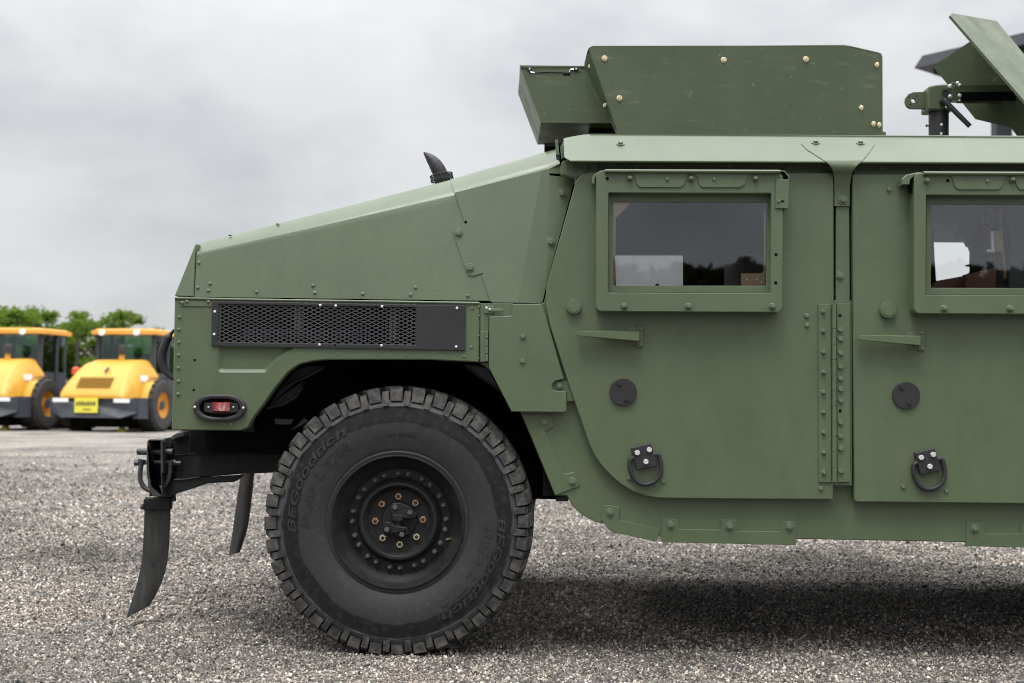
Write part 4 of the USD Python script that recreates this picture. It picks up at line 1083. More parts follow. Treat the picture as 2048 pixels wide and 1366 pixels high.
# front wheel housings, rails, bumper end
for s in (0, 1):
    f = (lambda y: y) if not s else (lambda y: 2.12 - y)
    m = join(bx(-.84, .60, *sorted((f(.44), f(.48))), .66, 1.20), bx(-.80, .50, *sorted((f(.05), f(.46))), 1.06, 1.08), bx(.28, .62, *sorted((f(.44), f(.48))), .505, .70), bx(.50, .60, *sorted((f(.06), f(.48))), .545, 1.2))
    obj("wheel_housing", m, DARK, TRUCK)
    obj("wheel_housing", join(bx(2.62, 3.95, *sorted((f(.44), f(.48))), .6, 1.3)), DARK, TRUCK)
rail = [(300, 160), (345, 75), (385, 40), (1000, 20), (1100, 270), (840, 274), (690, 279), (480, 297), (330, 312), (300, 318)]
obj("frame_rail", plate(cC(*rail), 0.52, 0.10, bevel=.003), BLACK_GEAR, TRUCK)
obj("frame_rail", bx(-.70, 3.8, 1.50, 1.60, .60, .78), BLACK_GEAR, TRUCK)
obj("cross_member", join(bx(-.70, -.62, .55, 1.55, .62, .76), bx(-.1, .1, .5, 1.6, .42, .60), bx(.6, 3.4, .5, .62, .52, .62), bx(.6, 3.4, 1.5, 1.6, .52, .62)), BLACK_GEAR, TRUCK)
obj("rail_gusset", plate(cC((290, 318), (330, 308), (690, 286), (672, 300), (640, 322), (505, 329), (420, 358), (325, 388), (322, 398), (285, 402), (282, 330)), 0.505, 0.05, bevel=.002), BLACK_GEAR, TRUCK)
obj("rail_seam", tube([P(a, b, .517) for a, b in cC((335, 184), (480, 168), (700, 160))], 0.004, 6), BLACK_GEAR, TRUCK)
obj("rail_seam", tube([P(a, b, .503) for a, b in cS((905, 850), (1090, 845), (1366, 805))], 0.004, 6), BLACK_GEAR, TRUCK)
obj("hull_bracket", plate(cS((850, 132), (900, 90), (965, 50), (1090, 18), (1102, 98), (1040, 118), (960, 140), (910, 170), (876, 205), (868, 160)), .46, .07, bevel=.003, r=.002), TOWGREY, TRUCK)
obj("hull_bracket", plate(cS((690, 155), (850, 125), (880, 215), (880, 300), (735, 300), (735, 200)), .50, .05, bevel=.002), BLACK_GEAR, TRUCK)
TOW = obj("tow_bracket", plate(cS((462, 205), (488, 166), (510, 155), (690, 155), (716, 170), (730, 205), (738, 735), (712, 742), (735, 1135), (560, 1135), (500, 990), (478, 985), (472, 860), (448, 742), (452, 430)), .455, .11,
          holes=[poly_px(cS((500, 215), (512, 190), (672, 190), (690, 215), (694, 735), (700, 960), (545, 960), (505, 735)), .455)], r=.002, bevel=.002), TOWGREY, TRUCK)
obj("bracket_core", plate(cS((480, 190), (720, 190), (722, 1130), (500, 1130), (490, 800)), .545, .03), BLACK_GEAR, TOW)
obj("tow_pin", tube([P(*cS((296, 370))[0], .50), P(*cS((306, 370))[0], .50), P(*cS((898, 372))[0], .50), P(*cS((908, 372))[0], .50)], [.0112, .0128, .0128, .0112], 18), TOWGREY, TOW, smooth=40)
obj("shackle_pin", tube([P(*cS((330, 550))[0], .50), P(*cS((940, 556))[0], .50)], .0098, 14), TOWGREY, TOW, smooth=40)
obj("shackle_nut", tube([P(*cS((252, 556))[0], .50), P(*cS((322, 556))[0], .50)], .0140, 6), TOWGREY, TOW, smooth=20)
obj("shackle_nut", join(tube([P(*cS((905, 556))[0], .50), P(*cS((960, 556))[0], .50)], .012, 6), tube([P(*cS((960, 560))[0], .50), P(*cS((1042, 562))[0], .50)], .0085, 6)), TOWGREY, TOW, smooth=20)
sh = spline([P(a, b, .49) for a, b in cS((378, 500), (366, 560), (348, 700), (342, 800), (362, 900), (420, 985), (520, 1035), (640, 1035), (735, 985), (815, 880), (850, 760), (862, 620), (866, 520))], 60)
obj("shackle", tube(sh, np.interp(np.linspace(0, 1, len(sh)), [0, .06, .12, .88, .94, 1], [.0125, .0115, .0092, .0092, .0115, .0125]), 14), TOWGREY, TOW, smooth=60)
# rubber flaps at the front corners
def flap(left, right, y, parent, n=26, bulge=.010):
    l, r = spline(left, n), spline(right, n)
    k = min(len(l), len(r)); rows = []
    for i in range(k):
        a, b = l[i], r[i]
        rows.append([P(*lerp(a, b, t), y - bulge * (1 - (2 * t - 1) ** 2) - .03 * (i / k) ** 2) for t in np.linspace(0, 1, 9)])
    front = [np.array(q) for q in rows]
    back = [q + (0, .012, 0) for q in front]
    ring_ = lambda idx: loft([np.array([q[idx] for q in front]), np.array([q[idx] for q in back])])
    return obj("rubber_flap", join(loft(front), loft(back[::-1]), ring_(0), ring_(-1), loft([front[-1], back[-1]])), RUBBER_FLAP, parent, smooth=50)
FL = flap(cC((182, 402), (178, 480), (176, 560), (168, 700), (152, 800), (124, 900), (84, 1030)), cC((310, 402), (310, 480), (307, 560), (300, 680), (284, 780), (254, 870), (202, 966)), .56, TRUCK)
flap(cC((680, 280), (664, 380), (650, 480), (634, 590), (616, 705)), cC((747, 276), (738, 370), (726, 470), (710, 570), (672, 688)), 1.50, TRUCK, bulge=.012)
obj("flap_clamp", plate(cS((395, 1180), (470, 1165), (560, 1150), (640, 1140), (740, 1140), (870, 1140), (860, 1240), (850, 1366), (700, 1366), (520, 1366), (395, 1366)), .53, .03, bevel=.004, r=.003), BLACK_GEAR, FL)
obj("clamp_bolt", tube([P(*cS((362, 1310))[0], .55), P(*cS((400, 1310))[0], .55)], .012, 6), BLACK, FL)
obj("clamp_bolt", tube([P(*cS((890, 1175))[0], .53), P(*cS((948, 1165))[0], .53)], .011, 8), BLACK, FL)
# lips inside the wheel opening
obj("arch_lining", plate(cT((0, 880), (90, 770), (280, 480), (470, 270), (620, 200), (885, 190), (885, 245), (690, 345), (600, 400), (560, 520), (440, 690), (250, 760), (60, 800), (10, 880)), .10, .08, bevel=.006, r=.003), BLACK_GEAR, TRUCK)
obj("arch_rib", tube([P(a, b, .088) for a, b in cT((300, 540), (450, 440), (640, 360), (860, 240))], .006, 6), BLACK_GEAR, TRUCK)
obj("arch_rib", tube([P(a, b, .09) for a, b in cT((100, 790), (330, 730), (480, 640), (570, 500))], .006, 6), BLACK_GEAR, TRUCK)
obj("arch_lining", plate(cQ((-80, 760), (60, 760), (205, 800), (325, 1030), (330, 1055), (200, 960), (0, 820)), .09, .05, bevel=.003), BLACK, TRUCK)
obj("arch_rib", tube([P(a, b, .088) for a, b in cQ((-40, 790), (0, 815), (160, 930), (325, 1040))], .004, 6), BLACK_GEAR, TRUCK)
GREYST = mat("grey_steering_part", (0.10, 0.11, 0.12), (0.13, 0.14, 0.15), scale=20, rough=0.5)
obj("steering_link", plate(cT((200, 935), (465, 940), (420, 1018), (205, 1012)), .43, .02, bevel=.002), GREYST, TRUCK)
obj("steering_link", plate(cT((415, 1100), (520, 1010), (600, 925), (665, 970), (560, 1030)), .40, .02, bevel=.002), GREYST, TRUCK)
obj("suspension_mount", join(plate(cC((700, 0), (750, 0), (750, 60), (690, 60)), .4, .06), plate(cT((-30, 870), (120, 870), (140, 960), (-60, 960)), .45, .05)), BLACK, TRUCK)

# white sheet standing behind the front pane
sheet = thing("paper_sheet", "blank white paper sheet propped behind the front door window", "paper", P(1298, 571, -.01))
sm = plate(cL((512, 752), (1047, 752), (1048, 1010), (520, 1010)), -.0105, .001, holes=[circle_px(*cL((845, 992))[0], -.0105, .008)], bevel=0)
sm.apply_translation(-P(1298, 571, -.01))
obj("sheet", sm, PAPER, sheet)
# ------------------------------------------------------------------ ground and gravel
def ground_material():
    nodes = {"g": ("geometry", {}), "v": ("voronoi_texture", {"scale": 75.0, "randomness": 1.0}), "v2": ("voronoi_texture", {"scale": 21.0, "randomness": 1.0}), "vr2": ("separate_color", {}), "vm": ("mix_float", {"fac": 0.45}), "vr": ("separate_color", {}),
             "c": ("rgb_ramp", {"ramp": [(0.0, (0.035, 0.033, 0.032)), (0.25, (0.11, 0.105, 0.10)), (0.5, (0.20, 0.19, 0.18)), (0.75, (0.28, 0.265, 0.25)), (1.0, (0.50, 0.49, 0.47))]}),
             "n": ("noise_texture", {"scale": 0.55, "detail": 7.0, "roughness": 0.62}), "nr": ("rgb_ramp", {"ramp": [(0.36, (0.42, 0.40, 0.375)), (0.46, (0.74, 0.71, 0.68)), (0.57, (0.96, 0.925, 0.89)), (0.68, (1.05, 0.94, 0.83))]}),
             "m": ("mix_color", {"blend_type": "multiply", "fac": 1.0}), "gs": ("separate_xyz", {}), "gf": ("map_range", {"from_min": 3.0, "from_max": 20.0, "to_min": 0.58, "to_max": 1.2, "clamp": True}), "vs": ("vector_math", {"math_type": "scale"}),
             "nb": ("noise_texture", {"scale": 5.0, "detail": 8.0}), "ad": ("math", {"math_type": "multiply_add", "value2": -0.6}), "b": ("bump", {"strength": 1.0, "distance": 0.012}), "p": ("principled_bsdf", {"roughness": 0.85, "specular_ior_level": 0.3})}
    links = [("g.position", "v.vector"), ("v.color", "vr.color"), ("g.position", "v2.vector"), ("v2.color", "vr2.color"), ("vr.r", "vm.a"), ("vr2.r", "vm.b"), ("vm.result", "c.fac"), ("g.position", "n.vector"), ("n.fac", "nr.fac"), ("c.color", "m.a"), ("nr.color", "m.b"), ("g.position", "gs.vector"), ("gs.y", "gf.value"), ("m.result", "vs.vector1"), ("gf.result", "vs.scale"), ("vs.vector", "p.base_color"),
             ("g.position", "nb.vector"), ("v.distance", "ad.value1"), ("nb.fac", "ad.value3"), ("ad.value", "b.height"), ("b.normal", "p.normal")]
    return usdkit.material(stage, "/World/Looks/gravel_bed", nodes, links, surface="p.BSDF")


def stone_material():
    nodes = {"o": ("object_info", {}), "c": ("rgb_ramp", {"ramp": [(0.0, (0.042, 0.040, 0.039)), (0.22, (0.09, 0.086, 0.082)), (0.45, (0.17, 0.16, 0.152)), (0.68, (0.27, 0.255, 0.24)), (0.80, (0.33, 0.285, 0.235)), (0.90, (0.42, 0.405, 0.385)), (1.0, (0.60, 0.585, 0.56))]}),
             "g": ("geometry", {}), "n": ("noise_texture", {"scale": 0.55, "detail": 7.0, "roughness": 0.62}), "nr": ("rgb_ramp", {"ramp": [(0.36, (0.46, 0.435, 0.41)), (0.46, (0.93, 0.885, 0.84)), (0.57, (1.22, 1.165, 1.11)), (0.68, (1.32, 1.18, 1.04))]}),
             "m": ("mix_color", {"blend_type": "multiply", "fac": 1.0}), "n2": ("noise_texture", {"scale": 260.0, "detail": 3.0}), "b": ("bump", {"strength": 0.7, "distance": 0.002}),
             "p": ("principled_bsdf", {"roughness": 0.75, "specular_ior_level": 0.35})}
    links = [("o.random", "c.fac"), ("g.position", "n.vector"), ("n.fac", "nr.fac"), ("c.color", "m.a"), ("nr.color", "m.b"), ("m.result", "p.base_color"), ("g.position", "n2.vector"), ("n2.fac", "b.height"), ("b.normal", "p.normal")]
    return usdkit.material(stage, "/World/Looks/gravel_stones", nodes, links, surface="p.BSDF")


FALL = 0.22                                  # the yard drops a little towards the machines


def ground_z(x, y):
    p = np.stack([np.asarray(x) * 0.6, np.asarray(y) * 0.6, np.zeros(np.shape(x))], -1)
    near = np.exp(-(((np.asarray(x) - 1.6) / 6.0) ** 4 + (np.asarray(y) / 6.0) ** 4))
    q = np.stack([np.asarray(x) * 3.1, np.asarray(y) * 3.1, np.zeros(np.shape(x))], -1)
    h = (meshkit.fbm(p, 3, 3) - .5) * .05 * (1 - .75 * near) + (meshkit.fbm(q, 3, 9) - .5) * .016
    flat = np.zeros(np.shape(x))
    for wx_, wy_ in ((0, .15), (3.3, .15), (0, 1.95), (3.3, 1.95)):
        flat = np.maximum(flat, np.exp(-(((np.asarray(x) - wx_) / .35) ** 2 + ((np.asarray(y) - wy_) / .35) ** 2)))
    far_ = np.clip((np.asarray(y) - 9) / 24, 0, 1)
    return h * (1 - flat) - .004 - FALL * far_ * far_ * (3 - 2 * far_)


gx = np.concatenate([-np.geomspace(500, 9, 26), np.arange(-8, 11.001, .10), np.geomspace(11.4, 500, 26)])
gy = np.concatenate([-np.geomspace(300, 6, 22), np.arange(-5.5, 12, .10), np.geomspace(12.2, 700, 40)])
GX, GY = np.meshgrid(gx, gy)
GZ = ground_z(GX, GY)
nx = len(gx); ii = (np.arange(len(gy) - 1)[:, None] * nx + np.arange(nx - 1)[None]).ravel()
gm = tm(np.column_stack([GX.ravel(), GY.ravel(), GZ.ravel()]), np.column_stack([ii, ii + 1, ii + nx + 1, ii + nx]))
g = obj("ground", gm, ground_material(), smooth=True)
tag(stage.GetPrimAtPath(g), "wide yard of grey crushed stone the truck is parked on", "ground", kind="structure")

STONE = stone_material()
pi = UsdGeom.PointInstancer.Define(stage, "/World/gravel")
tag(pi.GetPrim(), "loose grey and pale gravel stones covering the yard", "gravel", kind="stuff")
protos = []
for k in range(7):
    s = trimesh.creation.icosphere(1)
    r = np.random.default_rng(100 + k)
    v = s.vertices * r.uniform(.72, 1.12, (len(s.vertices), 1))
    for _ in range(4):                       # broken faces
        n = r.normal(size=3); n /= np.linalg.norm(n)
        d = v @ n
        v = v - np.outer(np.maximum(0, d - .62), n)
    v *= r.uniform(.75, 1.2, 3) * (1, .85, .62)
    pth = f"/World/gravel/stone_{k:03d}" if k else "/World/gravel/stone"
    usdkit.mesh(stage, pth, tm(v, s.faces), STONE, smooth=False)
    protos.append(Sdf.Path(pth))
pi.CreatePrototypesRel().SetTargets(protos)
rg = np.random.default_rng(5)
N = 620000
# thicker where it is near; a wedge that goes past the frame's sides
yy = -2.3 + 24.0 * rg.random(N * 2) ** 2.6
half = 0.52 * (yy + DIST + .4)
xx_ = EYE[0] - .05 * (yy + DIST) + rg.uniform(-1, 1, N * 2) * half
keep = rg.random(N * 2) < np.clip(half / 4.2, .26, 1.0) * np.exp(-np.maximum(0, yy - 2.0) / 4.0) * np.clip((21.7 - yy) / 4, 0, 1)
xx_, yy = xx_[keep][:N], yy[keep][:N]
size = np.exp(rg.normal(math.log(.0038), .38, len(xx_))).clip(.0022, .013) * np.clip(.9 + yy / 8, .9, 2.2)
zz = ground_z(xx_, yy) + size * rg.uniform(-.1, .95, len(xx_))
q = rg.normal(size=(len(xx_), 4)); q /= np.linalg.norm(q, axis=1, keepdims=True)
pi.CreatePositionsAttr(Vt.Vec3fArray.FromNumpy(np.column_stack([xx_, yy, zz]).astype(np.float32)))
pi.CreateScalesAttr(Vt.Vec3fArray.FromNumpy(np.repeat(size[:, None], 3, 1).astype(np.float32)))
pi.CreateOrientationsAttr(Vt.QuathArray.FromNumpy(q.astype(np.float16)))
pi.CreateProtoIndicesAttr(Vt.IntArray.FromNumpy(rg.integers(0, 7, len(xx_)).astype(np.int32)))

# ------------------------------------------------------------------ road rollers in the distance
YELLOW = mat("roller_yellow", (0.53, 0.275, 0.026), (0.58, 0.31, 0.035), scale=3, rough=0.4)
ORANGE = mat("roller_orange", (0.62, 0.27, 0.03), (0.66, 0.31, 0.05), scale=3, rough=0.45)
RIMY = mat("roller_rim", (0.72, 0.34, 0.03), (0.78, 0.39, 0.04), scale=3, rough=0.4)
NAVY = mat("roller_dark_blue_grey", (0.020, 0.025, 0.034), (0.032, 0.037, 0.046), scale=4, rough=0.5)
RTYRE = mat("roller_tyre", (0.012, 0.012, 0.012), (0.030, 0.028, 0.026), scale=8, rough=0.7)
PLATEY = mat("yellow_plate", (0.62, 0.55, 0.05), (0.66, 0.58, 0.06), scale=3, rough=0.5)
DECALW = mat("white_decal", (0.7, 0.7, 0.7), (0.75, 0.75, 0.75), scale=3, rough=0.5)
LAMPW = mat("lamp_lens", (0.8, 0.8, 0.8), (0.85, 0.85, 0.85), scale=3, rough=0.2)
DRUM = mat("drum_steel", (0.10, 0.085, 0.07), (0.16, 0.13, 0.10), scale=6, rough=0.5, metallic=0.4)
GRILLY = mat("roller_grille", (0.32, 0.19, 0.03), (0.38, 0.22, 0.04), scale=6, rough=0.5)


def upright(m):                      # lathe axis (-y) is the machine's sideways axis already
    return m


def make_roller(label, loc, rot):
    """Local axes: -y is the engine end that faces the camera, +y the drum end, x sideways, z up."""
    t = thing("road_roller", label, "road roller", loc, rot, "road rollers parked across the yard")
    UsdGeom.Xformable(stage.GetPrimAtPath(t)).AddScaleOp().Set(Gf.Vec3f(1.24, 1.0, 1.065))
    # hood: an engine cover that slopes down to the rear
    sec = []
    for y, zb, zt_, w0, w1 in ((-1.62, .98, 1.06, .86, .80), (-1.55, .98, 1.22, .90, .80), (-1.30, .98, 1.52, .93, .78), (-.95, 1.0, 1.80, .95, .74), (-.55, 1.05, 2.02, .95, .70), (-.1, 1.1, 2.12, .95, .68), (.30, 1.1, 2.14, .95, .68)):
        sec.append(np.array([(-w0, y, zb), (-w0, y, zb + (zt_ - zb) * .55), (-w1, y, zt_ - .04), (-w1 + .10, y, zt_), (w1 - .10, y, zt_), (w1, y, zt_ - .04), (w0, y, zb + (zt_ - zb) * .55), (w0, y, zb)]))
    endc = tm(np.vstack([sec[0], sec[0].mean(0)]), [[i, (i + 1) % 8, 8] for i in range(8)])
    endd = tm(np.vstack([sec[-1], sec[-1].mean(0)]), [[i, (i + 1) % 8, 8] for i in range(8)])
    hood = obj("engine_hood", join(loft(sec), endc, endd), YELLOW, t, smooth=35)
    for k in range(6):
        y = -1.50 + .045 * k; z = 1.30 + .055 * k
        obj("grille_slat", bx(-.50, .42, y - .035, y + .01, z - .018, z + .012), GRILLY, hood)
    obj("hood_handle", tube([(.10, -1.12, 1.72), (.12, -1.10, 1.80), (.12, -.98, 1.86), (.08, -.90, 1.88)], .028, 6), NAVY, hood)
    obj("side_decal", bx(.949, .957, -.85, -.40, 1.48, 1.66), DECALW, hood)
    obj("exhaust_pipe", join(tube([(.12, -.15, 2.1), (.12, -.15, 2.30)], .075, 12)), YELLOW, t)
    obj("air_cleaner", tube([(.12, -.15, 2.28), (.12, -.15, 2.52), (.12, -.15, 2.56)], [.11, .11, .06], 14), SEAT_BLACK, t)
    for s in (-1, 1):       # fender over each wheel
        arc = []
        for a in np.linspace(35, 165, 12):
            c, n_ = math.cos(math.radians(a)), math.sin(math.radians(a))
            arc.append(np.array([(s * .82, -.05 + .88 * c, .78 + .80 * n_), (s * 1.16, -.05 + .88 * c, .78 + .80 * n_), (s * 1.16, -.05 + .82 * c, .78 + .74 * n_), (s * .82, -.05 + .82 * c, .78 + .74 * n_), (s * .82, -.05 + .88 * c, .78 + .80 * n_)]))
        obj("fender", loft(arc), YELLOW, t, smooth=40)
        side_pts = [(-.95, 1.0), (-.85, 1.3), (-.45, 1.58), (.35, 1.62), (.35, 1.2), (-.3, 1.1)]
        obj("side_cover", slab_side(side_pts, s * .90, s * .955), YELLOW, t)
        w = obj("wheel", place_x(lathe([(.38, .0), (.46, -.03), (.70, -.02), (.78, .06), (.79, .20), (.78, .40), (.70, .50), (.46, .50), (.38, .48)], 40), s * 1.26, s, -.05, .79), RTYRE, t, smooth=30)
        obj("rim", place_x(lathe([(.44, .0), (.41, .02), (.38, .10), (.30, .16), (.18, .16), (.16, .05), (.10, .03), (0, .03)], 32), s * 1.255, s, -.05, .79), RIMY, w, smooth=30)
        obj("hub", place_x(lathe([(.15, .03), (.14, -.0), (.0, -.0)], 16), s * 1.25, s, -.05, .79), NAVY, w, smooth=30)
        lugs = []
        for k in range(22):
            a = 2 * math.pi * k / 22
            for o in (0, 1):
                x0, x1 = (s * 1.24, s * 1.02) if o == 0 else (s * 1.02, s * .80)
                da = .11 * (1 if o else 0)
                pts = [(x, -.05 + r * math.cos(a + da + d + (.10 if abs(x) < 1.1 and o == 0 else 0)), .79 + r * math.sin(a + da + d + (.10 if abs(x) < 1.1 and o == 0 else 0))) for x in (x0, x1) for r in (.76, .815) for d in (-.045, .045)]
                h = hull([(p[0], p[1], max(p[2], .0)) for p in pts]); lugs.append(h)
        obj("tread", join(*lugs), RTYRE, w, smooth=False)
    # counterweight
    cw = [(-1.18, .98), (-1.18, .58), (-.80, .42), (.80, .42), (1.18, .58), (1.18, .98)]
    cwm = ngon_prism([(x, -1.72 if abs(x) < 1 else -1.55, z) for x, z in cw], [(x * 1.0, -.95, z) for x, z in cw])
    c_ = obj("counterweight", cwm, NAVY, t, smooth=False)
    for s in (-1, 1):
        obj("counterweight_side", bx(s * 1.12 - .07, s * 1.12 + .07, -1.50, -.86, .40, 1.0), NAVY, t)
    pl = obj("sign_plate", bx(-.42, .20, -1.745, -1.725, .56, .99), PLATEY, t)
    r_ = np.random.default_rng(3)
    marks = [bx(x, x + .05, -1.75, -1.744, .76, .76 + h) for x, h in zip(np.arange(-.38, .16, .078), (.10, .12, .12, .10, .12, .11, .12))]
    marks += [bx(x, x + .03, -1.75, -1.744, .76, .86) for x in (-.30, -.14, .02, .10)]
    obj("plate_marks", join(*marks, bx(-.18, .02, -1.75, -1.744, .64, .67)), SEAT_BLACK, pl, smooth=False)
    for x in (-1.02, .62):
        obj("white_decal", bx(x, x + .42, -1.735, -1.722, .86, .97), DECALW, t)
    # cab
    pz0, pz1 = 1.35, 2.90
    posts = [(-.78, .38), (.78, .38), (-.80, 1.25), (.80, 1.25), (-.74, 1.85), (.74, 1.85)]
    for x, y in posts:
        obj("cab_post", hull([(x + a, y + b, z) for a in (-.05, .05) for b in (-.05, .05) for z in (pz0, pz1)]), NAVY, t, smooth=False)
    obj("cab_body", join(bx(-.82, .82, .34, 1.90, 1.0, 1.42), bx(-.80, .80, .34, .40, 1.4, 2.12), bx(.74, .82, .36, 1.88, 1.4, 1.75), bx(-.82, -.74, .36, 1.88, 1.4, 1.75)), NAVY, t, smooth=False)
    obj("cab_window", bx(-.73, .73, .37, .385, 2.12, 2.88), CAB_GLASS, t, smooth=False)
    obj("cab_window", bx(-.70, .70, 1.86, 1.875, 1.42, 2.88), CAB_GLASS, t, smooth=False)
    for x in (-.79, .79):
        obj("cab_window", bx(x - .006, x + .006, .44, 1.20, 1.75, 2.88), CAB_GLASS, t, smooth=False)
        obj("cab_window", bx(x - .006, x + .006, 1.30, 1.80, 1.42, 2.88), CAB_GLASS, t, smooth=False)
    obj("driver_seat", join(bx(-.05, .40, .95, 1.05, 1.6, 2.35), bx(-.05, .40, .95, 1.4, 1.5, 1.62)), SEAT_BLACK, t)
    roof = [(-.92, .22), (-.80, .10), (.80, .10), (.92, .22), (.92, 1.95), (.80, 2.05), (-.80, 2.05), (-.92, 1.95)]
    rf = obj("cab_roof", join(ngon_prism([(x, y, 2.90) for x, y in roof], [(x, y, 3.02) for x, y in roof]), ngon_prism([(x * .96, y * .97 + .03, 3.02) for x, y in roof], [(x * .86, y * .9 + .1, 3.07) for x, y in roof])), ORANGE, t, smooth=False)
    for x in (-.55, .42):
        obj("roof_lamp", place(lathe([(.085, 0), (.08, .06), (0, .07)], 14), (x, .08, 2.94)), LAMPW, rf)
    # front frame and drum
    obj("drum_frame", join(bx(-1.10, -.98, 1.9, 4.0, .55, .95), bx(.98, 1.10, 1.9, 4.0, .55, .95), bx(-1.1, 1.1, 1.95, 2.15, .55, .95), bx(-1.1, 1.1, 3.85, 4.0, .55, .95), bx(-.35, .35, .6, 2.0, .55, .95)), ORANGE, t, smooth=False)
    obj("drum", place_x(lathe([(0, 0), (.70, 0), (.76, .02), (.76, 1.90), (.70, 1.92), (0, 1.92)], 48), .96, 1, 3.0, .76), DRUM, t, smooth=30)
    obj("axle", join(bx(-.8, .8, -.25, .25, .22, .95), bx(-.78, .78, -1.2, .9, .14, .8)), DARK, t, smooth=False)
    obj("chock", hull([(.38, -.95, 0), (.58, -.95, 0), (.58, -.7, 0), (.38, -.7, 0), (.45, -.9, .2), (.51, -.9, .2), (.51, -.8, .2), (.45, -.8, .2)]), PLATEY, t, smooth=False)
    return t


def slab_side(pts, x0, x1):
    return ngon_prism([(x0, y, z) for y, z in pts], [(x1, y, z) for y, z in pts])


def place_x(m, x, s, y, z):
    """The lathe's axis -y turned to point at s * x."""
    m = m.copy()
    v = m.vertices.copy()
    m.vertices = np.column_stack([x + s * v[:, 1], y + v[:, 0], z + v[:, 2]])
    return m


RD = 36.0
def on_ground_at(px, dist):
    p = P(px, 860, dist); return (p[0], p[1], -FALL - .004)
make_roller("yellow road roller beside the truck's nose, yellow plate on its dark counterweight", on_ground_at(236, RD), -10.0)
make_roller("yellow road roller at the left edge of the photo, second from the truck", on_ground_at(8, RD + .2), -10.0)

# post with a red warning lamp between the rollers
post = thing("warning_post", "thin dark post with a small red lamp between the two rollers", "warning lamp", on_ground_at(150, RD + 3.5))
obj("pole", tube([(0, 0, 0), (0, 0, 3.0)], .05, 8), SEAT_BLACK, post)
REDL = mat("red_lamp", (0.75, 0.08, 0.03), (0.8, 0.1, 0.04), scale=4, rough=0.4)
obj("lamp", join(tube([(0.02, -.12, 1.85), (0.02, -.12, 2.05), (.02, -.12, 2.1)], [.14, .13, .05], 12)), REDL, post)

# ------------------------------------------------------------------ trees
BARK = mat("bark", (0.06, 0.05, 0.04), (0.10, 0.085, 0.07), scale=6, rough=0.9)
def leaf_material(name, a, b):
    nodes = {"g": ("geometry", {}), "r": ("rgb_ramp", {"ramp": [(0.0, a), (1.0, b)]}), "d": ("diffuse_bsdf", {}), "t": ("translucent_bsdf", {}), "m": ("mix_closure", {"fac": 0.35})}
    return usdkit.material(stage, f"/World/Looks/{name}", nodes, [("g.random_per_island", "r.fac"), ("r.color", "d.color"), ("r.color", "t.color"), ("d.BSDF", "m.closure1"), ("t.BSDF", "m.closure2")], surface="m.closure")
LEAVES = leaf_material("leaves", (0.10, 0.155, 0.024), (0.31, 0.42, 0.08))


def tree_meshes(seed, height, width, leaves=5800):
    r = np.random.default_rng(seed)
    trunk = [tube(spline([(0, 0, 0), (r.normal(0, .1), r.normal(0, .1), height * .3), (r.normal(0, .25), r.normal(0, .25), height * .7)], 10), [.24, .09], 8)]
    clumps = []
    for k in range(34):
        a, h = r.uniform(0, 2 * math.pi), r.uniform(.26, .95)
        rad = width * .5 * math.sqrt(max(.05, 1 - ((h - .52) / .52) ** 2)) * r.uniform(.35, .95)
        c = np.array([rad * math.cos(a), rad * math.sin(a), height * h])
        clumps.append((c, r.uniform(.35, .95) * width * .15))
        trunk.append(tube([(0, 0, height * h * r.uniform(.45, .7)), c * (.55, .55, 1) + (0, 0, -.3), c], [.07, .045, .02], 5))
    v, f = [], []
    for i in range(leaves):
        c, s = clumps[r.integers(len(clumps))]
        d = r.normal(size=3); d /= np.linalg.norm(d)
        p = c + d * s * r.uniform(.35, 1.15) * (1.2, 1.2, .75)
        n1 = r.normal(size=3); n1 /= np.linalg.norm(n1); n2 = np.cross(n1, r.normal(size=3)); n2 /= np.linalg.norm(n2)
        sz = r.uniform(.07, .16)
        k = len(v); v += [p - n1 * sz, p + n2 * sz * .6, p + n1 * sz, p - n2 * sz * .6]; f.append((k, k + 1, k + 2, k + 3))
    return join(*trunk), tm(v, f)


TREES = [tree_meshes(40 + k, 6.6, 5.2) for k in range(4)]
FIRST = {}
TG = "trees along the far edge of the yard"
def tree(px, dist, hgt, wid, kind, label):
    p = on_ground_at(px, dist)
    t = thing("tree", label, "tree", p, 57.0 * kind + px * .3, TG)
    UsdGeom.Xformable(stage.GetPrimAtPath(t)).AddScaleOp().Set(Gf.Vec3f(wid / 5.2, wid / 5.2, hgt / 6.6))
    if kind in FIRST:
        for part in ("trunk", "crown"):
            q = UsdGeom.Mesh.Define(stage, f"{t}/{part}"); q.GetPrim().GetReferences().AddInternalReference(Sdf.Path(f"{FIRST[kind]}/{part}"))
    else:
        FIRST[kind] = t
        obj("trunk", TREES[kind][0], BARK, t, smooth=40)
        obj("crown", TREES[kind][1], LEAVES, t, smooth=False)
for i, (px, d, h, w, k, lab) in enumerate([
        (-60, 66, 6.0, 7.0, 0, "bushy green tree behind the roof of the left-hand roller, cut by the frame"),
        (35, 64, 5.8, 6.4, 1, "green tree with a spiky top above the left-hand roller's cab"),
        (112, 66, 6.1, 5.4, 2, "tallest rounded green tree above the gap between the rollers"),
        (205, 64, 5.8, 5.8, 3, "wide green tree behind the cab of the roller nearest the truck"),
        (268, 68, 4.7, 4.8, 0, "lower green tree between the wide tree and the truck's nose"),
        (330, 67, 5.0, 4.6, 2, "low green tree just showing beside the truck's front edge")]):
    tree(px, d, h, w, k, lab)
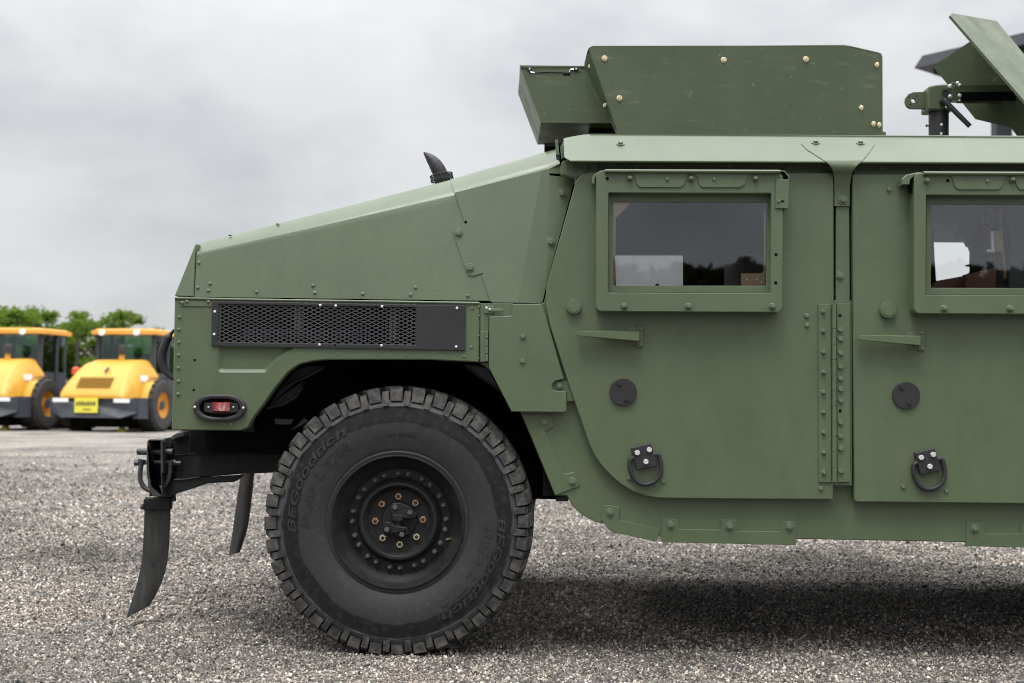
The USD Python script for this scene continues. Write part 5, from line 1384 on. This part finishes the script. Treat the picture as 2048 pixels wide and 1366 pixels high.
# the rest of the row, beside and behind the truck: one mass
v, f = [], []
r = np.random.default_rng(18)
for i in range(15000):
    px = r.uniform(-420, -120) if r.random() < .17 else r.uniform(410, 2300)
    x, y, z0 = on_ground_at(px, 68 + r.normal(0, 1.0))
    top = 4.6 + .9 * math.sin(px * .021) + .5 * math.sin(px * .057 + 1)
    p = np.array([x, y, z0 + r.uniform(0, 1) ** .7 * top]); n1 = r.normal(size=3); n1 /= np.linalg.norm(n1); n2 = np.cross(n1, r.normal(size=3)); n2 /= np.linalg.norm(n2)
    sz = r.uniform(.14, .32); k = len(v); v += [p - n1 * sz, p + n2 * sz * .6, p + n1 * sz, p - n2 * sz * .6]; f.append((k, k + 1, k + 2, k + 3))
p = obj("wood", tm(v, f), LEAVES, smooth=False)
tag(stage.GetPrimAtPath(p), "green wood carrying the tree row on behind the truck", "wood", kind="stuff")
# undergrowth closing the view below the crowns
v, f = [], []
r = np.random.default_rng(8)
for i in range(9000):
    x = r.uniform(-40, 12); z = r.uniform(0, 1) ** 1.3 * .9
    p = np.array([x, 66 + r.normal(0, .8), z]); n1 = r.normal(size=3); n1 /= np.linalg.norm(n1); n2 = np.cross(n1, r.normal(size=3)); n2 /= np.linalg.norm(n2)
    s = r.uniform(.09, .2); k = len(v); v += [p - n1 * s, p + n2 * s * .6, p + n1 * s, p - n2 * s * .6]; f.append((k, k + 1, k + 2, k + 3))
p = obj("undergrowth", tm(v, f), LEAVES, smooth=False)
tag(stage.GetPrimAtPath(p), "low green brush along the foot of the trees", "undergrowth", kind="stuff")
# the wood across the road behind the photographer, mirrored in the panes
v, f = [], []
for i in range(22000):
    x = r.uniform(-32, 34); top = 6.15 + .12 * math.sin(x * .9) + .12 * math.sin(x * 2.3 + 1)
    p = np.array([x, -46 + r.normal(0, 1.0), r.uniform(0, 1) ** .6 * top]); n1 = r.normal(size=3); n1 /= np.linalg.norm(n1); n2 = np.cross(n1, r.normal(size=3)); n2 /= np.linalg.norm(n2)
    s = r.uniform(.25, .5); k = len(v); v += [p - n1 * s, p + n2 * s * .6, p + n1 * s, p - n2 * s * .6]; f.append((k, k + 1, k + 2, k + 3))
p = obj("wood", tm(v, f), leaf_material("shaded_leaves", (0.016, 0.020, 0.010), (0.040, 0.046, 0.020)), smooth=False)
tag(stage.GetPrimAtPath(p), "dark tree line mirrored in the truck's front door window", "wood", kind="stuff")

# ------------------------------------------------------------------ dark canopy behind the turret
CANOPY = mat("canopy_metal", (0.014, 0.017, 0.024), (0.022, 0.025, 0.033), scale=3, rough=0.5)
yA, yC = 16.0, 14.6
A, B = P(1828, 124, yA), P(2048, 87, yC)
d = (B - A) / np.linalg.norm((B - A)[:2]); d[2] = 0; nrm_ = np.array([-d[1], d[0], 0])
if nrm_[1] < 0:
    nrm_ = -nrm_
can = thing("canopy", "dark metal canopy roof on posts behind the gun shield", "canopy", (A[0], A[1], 0))
h0 = A[2]
o = np.array([0, 0, 0.0])
quad = lambda z, a, b, c, e: [o + d * a + nrm_ * c + (0, 0, z), o + d * b + nrm_ * c + (0, 0, z), o + d * b + nrm_ * e + (0, 0, z), o + d * a + nrm_ * e + (0, 0, z)]
obj("roof_slab", ngon_prism(quad(h0 - .10, 0, 8, 0, 1.8), quad(h0 + .09, .12, 8, 0.05, 1.8)), CANOPY, can, smooth=False)
obj("fascia", ngon_prism(quad(h0 - .21, .22, 8, .2, 1.6), quad(h0 - .105, .22, 8, .2, 1.6)), CANOPY, can, smooth=False)
pp = P(2003, 260, 15.4) - A
for k, off in enumerate((o + (pp[0], pp[1], 0), o + (pp[0], pp[1], 0) + d * 5.0, o + (pp[0], pp[1], 0) + nrm_ * 1.2, o + (pp[0], pp[1], 0) + nrm_ * 1.2 + d * 5)):
    obj("post", bx(off[0] - .12, off[0] + .12, off[1] - .12, off[1] + .12, 0, h0 - .2), CANOPY, can, smooth=False)
